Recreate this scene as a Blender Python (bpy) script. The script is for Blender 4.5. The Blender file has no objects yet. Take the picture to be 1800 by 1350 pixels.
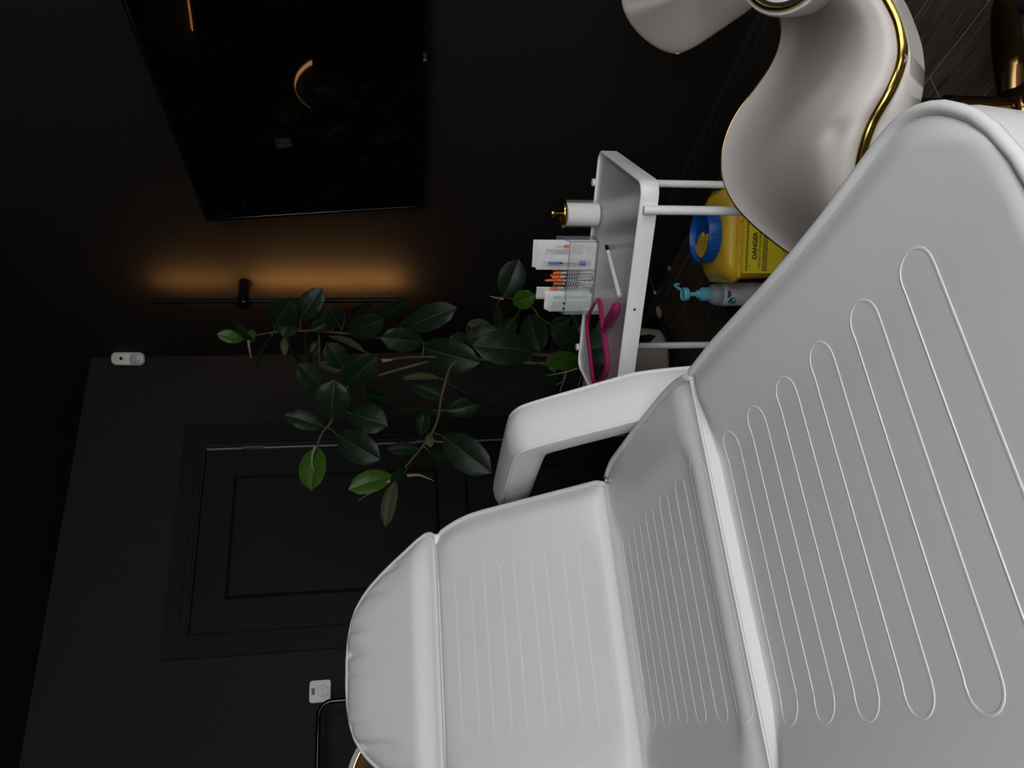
import bpy, math, random
from mathutils import Vector, Matrix
from math import sin, cos, pi, radians, sqrt
random.seed(7)
S = bpy.context.scene
COL = S.collection
V = Vector

# ------------------------------------------------------------------ camera, world, lights, exposure
CAM_LOC = V((-1.7551, -3.2962, 1.1416))
YAW, PITCH, ROLL, FPX = -0.4446, -0.1483, -0.0224, 1312.0
fw = V((-sin(YAW) * cos(PITCH), cos(YAW) * cos(PITCH), sin(PITCH)))
r0 = V((cos(YAW), sin(YAW), 0)); u0 = r0.cross(fw)
RT = r0 * cos(ROLL) + u0 * sin(ROLL); UP = -r0 * sin(ROLL) + u0 * cos(ROLL)
cam_d = bpy.data.cameras.new('camera'); cam = bpy.data.objects.new('camera', cam_d); COL.objects.link(cam)
# the photograph was taken with the phone turned on its side: the top of the room is at the left of the frame
cx, cy, cz = -UP, RT, -fw
cam.matrix_world = Matrix(((cx.x, cy.x, cz.x, CAM_LOC.x), (cx.y, cy.y, cz.y, CAM_LOC.y), (cx.z, cy.z, cz.z, CAM_LOC.z), (0, 0, 0, 1)))
cam_d.sensor_fit = 'HORIZONTAL'; cam_d.sensor_width = 36.0; cam_d.lens = FPX / 1800 * 36.0
cam_d.clip_start = 0.02
S.camera = cam
S.view_settings.view_transform = 'Standard'; S.view_settings.look = 'None'
S.view_settings.exposure = 0.0; S.view_settings.gamma = 1.0; S.view_settings.use_curve_mapping = False
w = bpy.data.worlds.new('world'); S.world = w; w.use_nodes = True
bgn = w.node_tree.nodes['Background']; bgn.inputs[0].default_value = (0.75, 0.85, 1.0, 1); bgn.inputs[1].default_value = 0.35

def area_light(name, loc, look, sx, sy, power, col):
    d = bpy.data.lights.new(name, 'AREA'); d.shape = 'RECTANGLE'; d.size = sx; d.size_y = sy; d.energy = power; d.color = col
    o = bpy.data.objects.new(name, d); COL.objects.link(o); o.location = loc
    o.rotation_euler = (V(look) - V(loc)).to_track_quat('-Z', 'Y').to_euler(); return o
area_light('window_daylight', (-2.45, -4.72, 1.75), (-1.7, -1.5, 0.7), 1.7, 1.3, 45.5, (0.985, 0.985, 0.995))
area_light('added_right_fill', (-0.62, -4.72, 1.20), (-0.9, -1.5, 0.5), 0.75, 1.9, 23.0, (1.0, 0.975, 0.94))  # added fill from an unseen source, brightens the bin, chair skirt and bed foot

def ray(px, py):
    return RT * ((1350 - py - 675) / FPX) - UP * ((px - 900) / FPX) + fw
def at(px, py, depth): return CAM_LOC + ray(px, py) * depth
def onplane(px, py, axis, val):
    d = ray(px, py); return CAM_LOC + d * ((val - CAM_LOC[axis]) / d[axis])

# ------------------------------------------------------------------ materials
def mat(name, col, rough=0.5, metal=0.0, coat=0.0, spec=0.5, bump=0.0, bscale=300.0, var=0.0, vscale=6.0, trans=0.0, ior=1.45, emit=None, estr=0.0, alpha=1.0):
    m = bpy.data.materials.new(name); m.use_nodes = True
    nt = m.node_tree; b = nt.nodes['Principled BSDF']
    b.inputs['Base Color'].default_value = (*col, 1); b.inputs['Roughness'].default_value = rough
    b.inputs['Metallic'].default_value = metal; b.inputs['Coat Weight'].default_value = coat
    b.inputs['Specular IOR Level'].default_value = spec; b.inputs['IOR'].default_value = ior
    b.inputs['Transmission Weight'].default_value = trans; b.inputs['Alpha'].default_value = alpha
    if emit: b.inputs['Emission Color'].default_value = (*emit, 1); b.inputs['Emission Strength'].default_value = estr
    if bump or var:
        tc = nt.nodes.new('ShaderNodeTexCoord')
    if var:
        n = nt.nodes.new('ShaderNodeTexNoise'); n.inputs['Scale'].default_value = vscale; n.inputs['Detail'].default_value = 4
        nt.links.new(tc.outputs['Object'], n.inputs['Vector'])
        mx = nt.nodes.new('ShaderNodeMix'); mx.data_type = 'RGBA'
        mx.inputs[6].default_value = (*[c * (1 - var) for c in col], 1); mx.inputs[7].default_value = (*[min(1, c * (1 + var)) for c in col], 1)
        nt.links.new(n.outputs['Fac'], mx.inputs[0]); nt.links.new(mx.outputs[2], b.inputs['Base Color'])
    if bump:
        n2 = nt.nodes.new('ShaderNodeTexNoise'); n2.inputs['Scale'].default_value = bscale; n2.inputs['Detail'].default_value = 2
        nt.links.new(tc.outputs['Object'], n2.inputs['Vector'])
        bp = nt.nodes.new('ShaderNodeBump'); bp.inputs['Strength'].default_value = bump; bp.inputs['Distance'].default_value = 0.002
        nt.links.new(n2.outputs['Fac'], bp.inputs['Height']); nt.links.new(bp.outputs['Normal'], b.inputs['Normal'])
    return m

M = {}
M['wall'] = mat('dark_wall_paint', (0.0145, 0.0122, 0.0110), 0.75, bump=0.25, bscale=220, var=0.06, vscale=3, spec=0.3)
M['ceiling'] = mat('dark_ceiling_paint', (0.014, 0.012, 0.011), 0.85, spec=0.2)
M['door'] = mat('dark_door_lacquer', (0.0105, 0.0092, 0.0087), 0.62, spec=0.16, var=0.05)
M['reveal'] = mat('painted_gap_light', (0.50, 0.46, 0.43), 0.5)  # pale colour painted in for the bright line of light at the hinge gap
M['hinge'] = mat('dull_hinge_metal', (0.10, 0.095, 0.09), 0.4, metal=0.7)
M['base'] = mat('dark_baseboard', (0.018, 0.016, 0.015), 0.5)
M['vinyl'] = mat('white_vinyl', (0.735, 0.74, 0.745), 0.42, spec=0.4, bump=0.05, bscale=900, var=0.012, vscale=9)
M['thread'] = mat('white_thread', (0.80, 0.80, 0.79), 0.75)
M['armvinyl'] = mat('armrest_vinyl', (0.76, 0.765, 0.77), 0.4, spec=0.4, bump=0.1, bscale=900)
M['cream'] = mat('cream_leatherette', (0.66, 0.62, 0.59), 0.45, spec=0.35, bump=0.07, bscale=260)
M['white_metal'] = mat('white_powder_coat', (0.86, 0.87, 0.89), 0.35, spec=0.5)
M['tray'] = mat('grey_white_tray_liner', (0.60, 0.595, 0.59), 0.24, spec=0.8)
M['gold'] = mat('gold_metal', (0.44, 0.31, 0.085), 0.18, metal=1.0)
M['bronze'] = mat('dark_gold_metal', (0.20, 0.125, 0.05), 0.2, metal=1.0)
M['chrome'] = mat('steel', (0.45, 0.45, 0.46), 0.25, metal=1.0)
M['black'] = mat('black_metal', (0.008, 0.008, 0.009), 0.35)
M['blackgloss'] = mat('black_gloss', (0.004, 0.004, 0.005), 0.12)
M['screen'] = mat('tv_screen_glass', (0.0012, 0.0012, 0.0012), 0.025, spec=0.45)
M['bezel'] = mat('tv_bezel', (0.006, 0.006, 0.007), 0.2)
M['logo'] = mat('tv_logo_grey', (0.16, 0.16, 0.16), 0.4)
M['plastic'] = mat('white_plastic', (0.72, 0.71, 0.68), 0.4)
M['lens'] = mat('milky_sensor_lens', (0.42, 0.43, 0.44), 0.25)
M['print'] = mat('dark_print', (0.03, 0.03, 0.035), 0.6)
M['greyprint'] = mat('grey_print', (0.30, 0.30, 0.31), 0.6)
M['paper'] = mat('white_paper', (0.78, 0.78, 0.80), 0.5, bump=0.2, bscale=60)
M['film'] = mat('glossy_blister_film', (0.75, 0.75, 0.80), 0.12, spec=0.6, bump=0.6, bscale=90, alpha=0.42)
M['pouch'] = mat('crinkled_pouch', (0.62, 0.63, 0.62), 0.2, bump=0.8, bscale=70)
M['mint'] = mat('pale_mint_wrap', (0.62, 0.70, 0.67), 0.3, bump=0.4, bscale=80)
M['violet'] = mat('violet_plastic', (0.20, 0.19, 0.55), 0.3)
M['orange'] = mat('orange_plastic', (0.85, 0.17, 0.025), 0.35)
M['orangeprint'] = mat('orange_print', (0.80, 0.22, 0.08), 0.6)
M['clearplastic'] = mat('translucent_plastic', (0.75, 0.77, 0.80), 0.15, alpha=0.55)
M['acrylic'] = mat('clear_acrylic', (0.80, 0.81, 0.83), 0.05, alpha=0.10, spec=0.5)
M['acrylicedge'] = mat('acrylic_edge', (0.10, 0.10, 0.11), 0.15)
M['cotton'] = mat('cotton_pads', (0.95, 0.94, 0.91), 0.9, bump=0.8, bscale=400)
M['pink'] = mat('magenta_plastic', (0.34, 0.022, 0.115), 0.3, coat=0.2)
M['mirror'] = mat('mirror_glass', (0.85, 0.86, 0.86), 0.02, metal=1.0)
M['yellow'] = mat('yellow_plastic', (0.74, 0.47, 0.03), 0.35, bump=0.05, bscale=60)
M['yellowlab'] = mat('yellow_label', (0.80, 0.66, 0.02), 0.5)
M['blue'] = mat('blue_plastic', (0.008, 0.085, 0.36), 0.35)
M['cyan'] = mat('cyan_plastic', (0.14, 0.47, 0.60), 0.35)
M['bottle'] = mat('frosted_bottle', (0.42, 0.45, 0.46), 0.35, trans=0.25, ior=1.3)
M['labelwhite'] = mat('label_white', (0.84, 0.83, 0.82), 0.45)
M['teal'] = mat('teal_print', (0.01, 0.22, 0.22), 0.5)
M['navy'] = mat('blue_print', (0.05, 0.11, 0.38), 0.5)
M['redprint'] = mat('red_print', (0.55, 0.05, 0.03), 0.5)
M['pot'] = mat('cream_pot', (0.40, 0.36, 0.29), 0.45)
M['darkpot'] = mat('dark_plastic_pot', (0.03, 0.032, 0.032), 0.45)
M['saucer'] = mat('black_saucer', (0.010, 0.011, 0.014), 0.22)
M['soil'] = mat('soil', (0.02, 0.014, 0.01), 0.95, bump=1.0, bscale=80)
M['leaf'] = mat('dark_green_leaf', (0.0075, 0.019, 0.009), 0.36, spec=0.22, var=0.35, vscale=7)
M['midrib'] = mat('leaf_midrib', (0.026, 0.046, 0.022), 0.5)
M['young'] = mat('fresh_green_leaf', (0.030, 0.080, 0.007), 0.34, spec=0.3, var=0.25, vscale=9)
M['youngrib'] = mat('fresh_leaf_midrib', (0.07, 0.14, 0.035), 0.5)
M['olive'] = mat('olive_leaf_underside', (0.045, 0.052, 0.020), 0.6, var=0.2, vscale=8)
M['oliverib'] = mat('olive_midrib', (0.08, 0.085, 0.04), 0.6)
M['sheath'] = mat('pale_leaf_sheath', (0.20, 0.20, 0.12), 0.6)
M['dry'] = mat('dry_sheath', (0.22, 0.15, 0.10), 0.8)
M['stem'] = mat('brown_stem', (0.07, 0.032, 0.02), 0.7, var=0.3, vscale=30)
M['greenstem'] = mat('green_stem', (0.05, 0.053, 0.02), 0.6)
M['led'] = mat('warm_led', (1, 0.7, 0.4), 0.5, emit=(1.0, 0.46, 0.13), estr=95.0)
M['led_dim'] = mat('warm_led_dimmer', (1, 0.7, 0.4), 0.5, emit=(1.0, 0.46, 0.13), estr=52.0)
M['ringled'] = mat('warm_ring_led', (1, 0.7, 0.4), 0.5, emit=(1.0, 0.50, 0.20), estr=7.0)
M['glassgrey'] = mat('window_glass', (0.95, 0.97, 1.0), 0.0, trans=1.0, ior=1.05)
M['frame'] = mat('dark_window_frame', (0.02, 0.02, 0.02), 0.4)
M['chip'] = mat('exposed_backing', (0.30, 0.28, 0.23), 0.8)
M['rubber'] = mat('rubber', (0.012, 0.012, 0.013), 0.6)

def floor_mat():
    m = bpy.data.materials.new('dark_wood_tile'); m.use_nodes = True; nt = m.node_tree; b = nt.nodes['Principled BSDF']; L = nt.links.new
    N = nt.nodes.new
    tc = N('ShaderNodeTexCoord'); sp = N('ShaderNodeSeparateXYZ'); L(tc.outputs['Object'], sp.inputs[0])
    def mth(op, a, bb=None):
        n = N('ShaderNodeMath'); n.operation = op
        for i, v in enumerate((a, bb)):
            if v is None: continue
            if isinstance(v, (int, float)): n.inputs[i].default_value = v
            else: L(v, n.inputs[i])
        return n.outputs[0]
    xs = mth('DIVIDE', mth('SUBTRACT', mth('MULTIPLY', sp.outputs['X'], -1.0), 0.0985), 0.151)
    row = mth('FLOOR', xs); fx = mth('SUBTRACT', xs, row)
    ys = mth('DIVIDE', mth('SUBTRACT', sp.outputs['Y'], mth('ADD', mth('MULTIPLY', row, 0.18), 0.20)), 0.60)
    col = mth('FLOOR', ys); fy = mth('SUBTRACT', ys, col)
    ex = mth('MULTIPLY', mth('MINIMUM', fx, mth('SUBTRACT', 1.0, fx)), 0.151)
    ey = mth('MULTIPLY', mth('MINIMUM', fy, mth('SUBTRACT', 1.0, fy)), 0.60)
    g = mth('LESS_THAN', mth('MINIMUM', ex, ey), 0.0013)
    cv = N('ShaderNodeCombineXYZ'); L(row, cv.inputs[0]); L(col, cv.inputs[1])
    wn = N('ShaderNodeTexWhiteNoise'); wn.noise_dimensions = '2D'; L(cv.outputs[0], wn.inputs['Vector'])
    mp = N('ShaderNodeMapping'); mp.inputs['Scale'].default_value = (70, 5, 1); L(tc.outputs['Object'], mp.inputs[0])
    ad = N('ShaderNodeVectorMath'); ad.operation = 'ADD'; L(mp.outputs[0], ad.inputs[0]); L(wn.outputs['Color'], ad.inputs[1])
    no = N('ShaderNodeTexNoise'); no.inputs['Scale'].default_value = 1.4; no.inputs['Detail'].default_value = 6; no.inputs['Distortion'].default_value = 1.2
    L(ad.outputs[0], no.inputs['Vector'])
    cr = N('ShaderNodeValToRGB'); cr.color_ramp.elements[0].position = 0.3; cr.color_ramp.elements[1].position = 0.75
    cr.color_ramp.elements[0].color = (0.023, 0.018, 0.0145, 1); cr.color_ramp.elements[1].color = (0.085, 0.066, 0.053, 1)
    L(no.outputs['Fac'], cr.inputs[0])
    mx = N('ShaderNodeMix'); mx.data_type = 'RGBA'; L(g, mx.inputs[0]); L(cr.outputs[0], mx.inputs[6]); mx.inputs[7].default_value = (0.20, 0.18, 0.165, 1)
    L(mx.outputs[2], b.inputs['Base Color']); b.inputs['Roughness'].default_value = 0.55
    bp = N('ShaderNodeBump'); bp.inputs['Strength'].default_value = 0.3; bp.inputs['Distance'].default_value = 0.002
    L(no.outputs['Fac'], bp.inputs['Height']); L(bp.outputs['Normal'], b.inputs['Normal'])
    return m
M['floor'] = floor_mat()

# ------------------------------------------------------------------ mesh helpers
class MB:
    def __init__(s): s.v = []; s.f = []; s.mi = []; s.X = Matrix.Identity(4)
    def add(s, vs, fs, mi=0):
        k = len(s.v); s.v += [tuple(s.X @ V(p)) for p in vs]
        for i, f in enumerate(fs):
            s.f.append([q + k for q in f]); s.mi.append(mi[i] if isinstance(mi, list) else mi)
        return s
    def box(s, a, b, r=0.0, mi=0, seg=3):
        x0, y0, z0 = a; x1, y1, z1 = b
        if r <= 0:
            vs = [(x0, y0, z0), (x1, y0, z0), (x1, y1, z0), (x0, y1, z0), (x0, y0, z1), (x1, y0, z1), (x1, y1, z1), (x0, y1, z1)]
            return s.add(vs, [(0, 3, 2, 1), (4, 5, 6, 7), (0, 1, 5, 4), (1, 2, 6, 5), (2, 3, 7, 6), (3, 0, 4, 7)], mi)
        c = V(((x0 + x1) / 2, (y0 + y1) / 2, (z0 + z1) / 2)); h = V((x1 - x0, y1 - y0, z1 - z0)) / 2
        r = min(r, h.x * .99, h.y * .99, h.z * .99)
        n = 2 * seg + 2
        def coord(i):
            sgn = -1 if i <= seg else 1; k = i if i <= seg else i - seg - 1
            t = (k / seg) if sgn > 0 else (k / seg)
            return sgn, t
        # rounded box by projecting a subdivided cube shell
        vs = []; idx = {}; fs = []
        def g(i):
            if i <= seg: return -1, -1 + i / seg
            return 1, (i - seg - 1) / seg
        def vert(i, j, k):
            key = (i, j, k)
            if key in idx: return idx[key]
            p = []; d = []
            for q in (i, j, k):
                sg, t = g(q); p.append(sg); d.append(t)
            dv = V(d); mxa = max(abs(q) for q in d)
            if dv.length > 0: dv = dv.normalized()
            o = V((c.x + p[0] * (h.x - r) + dv.x * r, c.y + p[1] * (h.y - r) + dv.y * r, c.z + p[2] * (h.z - r) + dv.z * r))
            idx[key] = len(vs); vs.append(o); return idx[key]
        m = n - 1
        for a_ in range(m):
            for b_ in range(m):
                fs.append((vert(a_, b_, 0), vert(a_, b_ + 1, 0), vert(a_ + 1, b_ + 1, 0), vert(a_ + 1, b_, 0)))
                fs.append((vert(a_, b_, m), vert(a_ + 1, b_, m), vert(a_ + 1, b_ + 1, m), vert(a_, b_ + 1, m)))
                fs.append((vert(a_, 0, b_), vert(a_ + 1, 0, b_), vert(a_ + 1, 0, b_ + 1), vert(a_, 0, b_ + 1)))
                fs.append((vert(a_, m, b_), vert(a_, m, b_ + 1), vert(a_ + 1, m, b_ + 1), vert(a_ + 1, m, b_)))
                fs.append((vert(0, a_, b_), vert(0, a_, b_ + 1), vert(0, a_ + 1, b_ + 1), vert(0, a_ + 1, b_)))
                fs.append((vert(m, a_, b_), vert(m, a_ + 1, b_), vert(m, a_ + 1, b_ + 1), vert(m, a_, b_ + 1)))
        return s.add(vs, fs, mi)
    def tube(s, pts, r, closed=False, n=10, caps=True, mi=0, flat=None):
        P = [V(p) for p in pts]; N = len(P)
        rr = r if isinstance(r, (list, tuple)) else [r] * N
        T = []
        for i in range(N):
            a = P[(i - 1) % N] if (closed or i > 0) else P[i]; b = P[(i + 1) % N] if (closed or i < N - 1) else P[i]
            t = (b - a); T.append(t.normalized() if t.length > 1e-9 else V((0, 0, 1)))
        nrm = T[0].orthogonal().normalized()
        if flat is not None:
            nrm = (V(flat) - T[0] * T[0].dot(V(flat))).normalized()
        vs = []; 
        for i in range(N):
            if flat is not None: nn = V(flat) - T[i] * T[i].dot(V(flat))
            else: nn = nrm - T[i] * T[i].dot(nrm)
            nrm = nn.normalized() if nn.length > 1e-6 else T[i].orthogonal().normalized()
            bn = T[i].cross(nrm)
            for k in range(n):
                a = 2 * pi * k / n
                vs.append(P[i] + (nrm * cos(a) + bn * sin(a)) * rr[i])
        fs = []
        for i in range(N if closed else N - 1):
            j = (i + 1) % N
            for k in range(n):
                fs.append((i * n + k, i * n + (k + 1) % n, j * n + (k + 1) % n, j * n + k))
        if caps and not closed:
            fs.append(tuple(range(n - 1, -1, -1))); fs.append(tuple((N - 1) * n + k for k in range(n)))
        return s.add(vs, fs, mi)
    def lathe(s, prof, n=32, mi=0, sx=1.0, sy=1.0, cap=True):
        if prof[0] == prof[-1]: cap = False
        vs = []; fs = []
        for (r, z) in prof:
            for k in range(n):
                a = 2 * pi * k / n; vs.append((r * cos(a) * sx, r * sin(a) * sy, z))
        for i in range(len(prof) - 1):
            for k in range(n):
                fs.append((i * n + k, i * n + (k + 1) % n, (i + 1) * n + (k + 1) % n, (i + 1) * n + k))
        if cap and prof[0][0] > 1e-5: fs.append(tuple(range(n - 1, -1, -1)))
        if cap and prof[-1][0] > 1e-5: fs.append(tuple((len(prof) - 1) * n + k for k in range(n)))
        return s.add(vs, fs, mi)
    def prism(s, poly, z0, z1, mi=0):
        n = len(poly)
        vs = [(p[0], p[1], z0) for p in poly] + [(p[0], p[1], z1) for p in poly]
        fs = [tuple(range(n - 1, -1, -1)), tuple(range(n, 2 * n))] + [(i, (i + 1) % n, n + (i + 1) % n, n + i) for i in range(n)]
        return s.add(vs, fs, mi)
    def grid(s, rows, mi=0, closed_u=False):
        m = len(rows[0]); vs = [p for r_ in rows for p in r_]; fs = []
        for i in range(len(rows) - 1):
            for j in range(m if closed_u else m - 1):
                j2 = (j + 1) % m
                fs.append((i * m + j, i * m + j2, (i + 1) * m + j2, (i + 1) * m + j))
        return s.add(vs, fs, mi)
    def build(s, name, mats, parent=None, smooth=True, loc=None, ang=40):
        me = bpy.data.meshes.new(name); me.from_pydata(s.v, [], s.f); me.update()
        for m in (mats if isinstance(mats, (list, tuple)) else [mats]): me.materials.append(m)
        for p, i in zip(me.polygons, s.mi): p.material_index = i
        import bmesh
        bm = bmesh.new(); bm.from_mesh(me); bmesh.ops.remove_doubles(bm, verts=bm.verts, dist=1e-6)
        bmesh.ops.recalc_face_normals(bm, faces=bm.faces); bm.to_mesh(me); bm.free()
        if smooth:
            for p in me.polygons: p.use_smooth = True
            try: me.set_sharp_from_angle(angle=radians(ang))
            except Exception: pass
        o = bpy.data.objects.new(name, me); COL.objects.link(o)
        if parent: o.parent = parent
        if loc: o.location = loc
        return o

def thing(name, label, cat, loc=(0, 0, 0), rotz=0.0, group=None):
    o = bpy.data.objects.new(name, None); COL.objects.link(o); o.location = loc; o.rotation_euler = (0, 0, rotz)
    o.empty_display_size = 0.1; o['label'] = label; o['category'] = cat
    if group: o['group'] = group
    return o
def tag(o, label, cat, group=None):
    o['label'] = label; o['category'] = cat
    if group: o['group'] = group
    return o
def struct(o, label=None, cat=None):
    o['kind'] = 'structure'
    if label: o['label'] = label
    if cat: o['category'] = cat
    return o
def text_mesh(txt, size, bold=0.0):
    cu = bpy.data.curves.new('txt', 'FONT'); cu.body = txt; cu.size = size; cu.align_x = 'CENTER'; cu.align_y = 'CENTER'; cu.offset = bold
    o = bpy.data.objects.new('txt', cu); COL.objects.link(o)
    me = o.to_mesh(); vs = [tuple(v.co) for v in me.vertices]; fs = [tuple(p.vertices) for p in me.polygons]
    o.to_mesh_clear(); bpy.data.objects.remove(o); bpy.data.curves.remove(cu)
    return vs, fs
def sstep(a, b, x):
    t = max(0.0, min(1.0, (x - a) / (b - a))); return t * t * (3 - 2 * t)
def crspline(P, n=8, closed=False):
    P = [V(p) for p in P]; out = []; N = len(P)
    for i in range(N if closed else N - 1):
        g = lambda k: P[k % N] if closed else P[max(0, min(N - 1, k))]
        p0, p1, p2, p3 = g(i - 1), g(i), g(i + 1), g(i + 2)
        for k in range(n):
            t = k / n
            out.append(0.5 * ((2 * p1) + (p2 - p0) * t + (2 * p0 - 5 * p1 + 4 * p2 - p3) * t * t + (3 * p1 - p0 - 3 * p2 + p3) * t ** 3))
    if not closed: out.append(P[-1])
    return out
def rrect(hx, hy, r, n=6):
    out = []
    for cxs, cys, a0 in ((1, 1, 0), (-1, 1, 90), (-1, -1, 180), (1, -1, 270)):
        for k in range(n + 1):
            a = radians(a0 + 90 * k / n); out.append((cxs * (hx - r) + r * cos(a), cys * (hy - r) + r * sin(a)))
    return out

# ------------------------------------------------------------------ the room
H = 2.565; XL, YN = -3.45, -4.85
def slab(name, a, b, m, **k): return struct(MB().box(a, b).build(name, m, smooth=False), **k)
slab('floor', (XL - .1, YN - .1, -.1), (.1, .1, 0), M['floor'])
slab('ceiling', (XL - .1, YN - .1, H), (.1, .1, H + .1), M['ceiling'])
slab('wall_right', (0, YN, 0), (.1, .1, H), M['wall'])
slab('wall_left', (XL - .1, YN, 0), (XL, .1, H), M['wall'])
DX0, DX1, DZ = -1.278, -0.472, 2.016
far = MB().box((XL, 0, 0), (DX1 * 0 + DX0, .1, H)).box((DX1, 0, 0), (0, .1, H)).box((DX0, 0, DZ), (DX1, .1, H))
struct(far.build('wall_far', M['wall'], smooth=False))
WINS = ((-3.35, -1.55, 1.05, 2.45), (-1.05, -.18, .16, 2.25))  # the second opening is unseen, added to carry the right-hand fill light
near = MB()
xs = [XL] + [v for w_ in WINS for v in w_[:2]] + [0]
for a, b in ((xs[0], xs[1]), (xs[2], xs[3]), (xs[4], xs[5])): near.box((a, YN - .1, 0), (b, YN, H))
for x0, x1, z0, z1 in WINS: near.box((x0, YN - .1, 0), (x1, YN, z0)).box((x0, YN - .1, z1), (x1, YN, H))
struct(near.build('wall_near', M['wall'], smooth=False))
for nm, (x0, x1, z0, z1) in zip(('window_1', 'added_window_2'), WINS):
    wf = MB()
    for a, b in (((x0, YN - .09, z0), (x1, YN - .02, z0 + .05)), ((x0, YN - .09, z1 - .05), (x1, YN - .02, z1)),
                 ((x0, YN - .09, z0 + .05), (x0 + .05, YN - .02, z1 - .05)), ((x1 - .05, YN - .09, z0 + .05), (x1, YN - .02, z1 - .05))): wf.box(a, b)
    win = struct(wf.build(nm, M['frame'], smooth=False))
    MB().box((x0 + .05, YN - .06, z0 + .05), (x1 - .05, YN - .054, z1 - .05)).build('pane', M['glassgrey'], win, smooth=False)
# baseboards
def baseboard(name, pts):
    mb = MB()
    prof = [(0, 0), (.016, 0), (.016, .105), (.012, .112), (.012, .128), (.006, .138), (0, .140)]
    (ax, ay), (bx, by), (nx, ny) = pts
    rows = [[(ax + nx * d, ay + ny * d, z) for d, z in prof], [(bx + nx * d, by + ny * d, z) for d, z in prof]]
    mb.grid(rows); n = len(prof)
    mb.add(rows[0], [tuple(range(n))]); mb.add(rows[1], [tuple(range(n))])
    return struct(mb.build(name, M['base'], ang=20))
baseboard('baseboard_right', ((0, YN), (0, 0), (-1, 0)))
baseboard('baseboard_far', ((-.363, 0), (0, 0), (0, -1)))
baseboard('baseboard_far.001', ((XL, 0), (-1.369, 0), (0, -1)))
# door
door = MB()
door.box((DX0 + .004, .016, .006), (DX1 - .004, .056, DZ - .004))
d_ob = struct(door.build('door_1', M['door'], smooth=False))
pm = MB()
def frame_strip(mb, x0, x1, z0, z1, wd, y0, y1):
    # profile ring (mitred): a raised bead around a panel
    out = [(x0, z0), (x1, z0), (x1, z1), (x0, z1)]; inn = [(x0 + wd, z0 + wd), (x1 - wd, z0 + wd), (x1 - wd, z1 - wd), (x0 + wd, z1 - wd)]
    mid = [((a[0] + b[0]) / 2, (a[1] + b[1]) / 2) for a, b in zip(out, inn)]
    vs = [(x, y1, z) for x, z in out] + [(x, y0, z) for x, z in mid] + [(x, y1, z) for x, z in inn]
    fs = []
    for k in range(2):
        for i in range(4): fs.append((k * 4 + i, k * 4 + (i + 1) % 4, k * 4 + 4 + (i + 1) % 4, k * 4 + 4 + i))
    mb.add(vs, fs)
frame_strip(pm, -1.143, -.603, .98, 1.887, .016, .009, .0165)
frame_strip(pm, -1.143, -.603, .17, .86, .016, .009, .0165)
pm.build('panel_moulding', M['door'], d_ob, smooth=False)
MB().box((DX1 - .0035, .003, .01), (DX1 - .0012, .05, DZ - .005)).build('gap_light_strip', M['reveal'], d_ob, smooth=False)['label'] = 'thin pale strip painted as the line of light along the hinge side'
for z in (1.81, 1.03, .25):
    hb = MB()
    for k in range(3): hb.lathe([(.0065, -.048 + k * .033), (.0065, -.048 + k * .033 + .030)], 12)
    hb.build('hinge', M['hinge'], d_ob, loc=(DX1, .0, z))
tr = MB()
def casing(mb, x0, x1, z1, wd, th):
    o = [(x0, 0), (x0, z1), (x1, z1), (x1, 0)]; i = [(x0 + wd, 0), (x0 + wd, z1 - wd), (x1 - wd, z1 - wd), (x1 - wd, 0)]
    m1 = [(x0 + wd * .72, 0), (x0 + wd * .72, z1 - wd * .72), (x1 - wd * .72, z1 - wd * .72), (x1 - wd * .72, 0)]
    lay = [(o, 0.0), (o, -th), (m1, -th * .95), (m1, -th * .55), (i, -th * .5), (i, .012)]
    vs = []; fs = []
    for poly, y in lay: vs += [(x, y, z) for x, z in poly]
    for k in range(len(lay) - 1):
        for q in range(3): fs.append((k * 4 + q, k * 4 + q + 1, k * 4 + 5 + q, k * 4 + 4 + q))
    mb.add(vs, fs)
casing(tr, -1.369, -.363, 2.111, .088, .016)
struct(tr.build('trim_1', M['door'], smooth=False))

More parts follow.
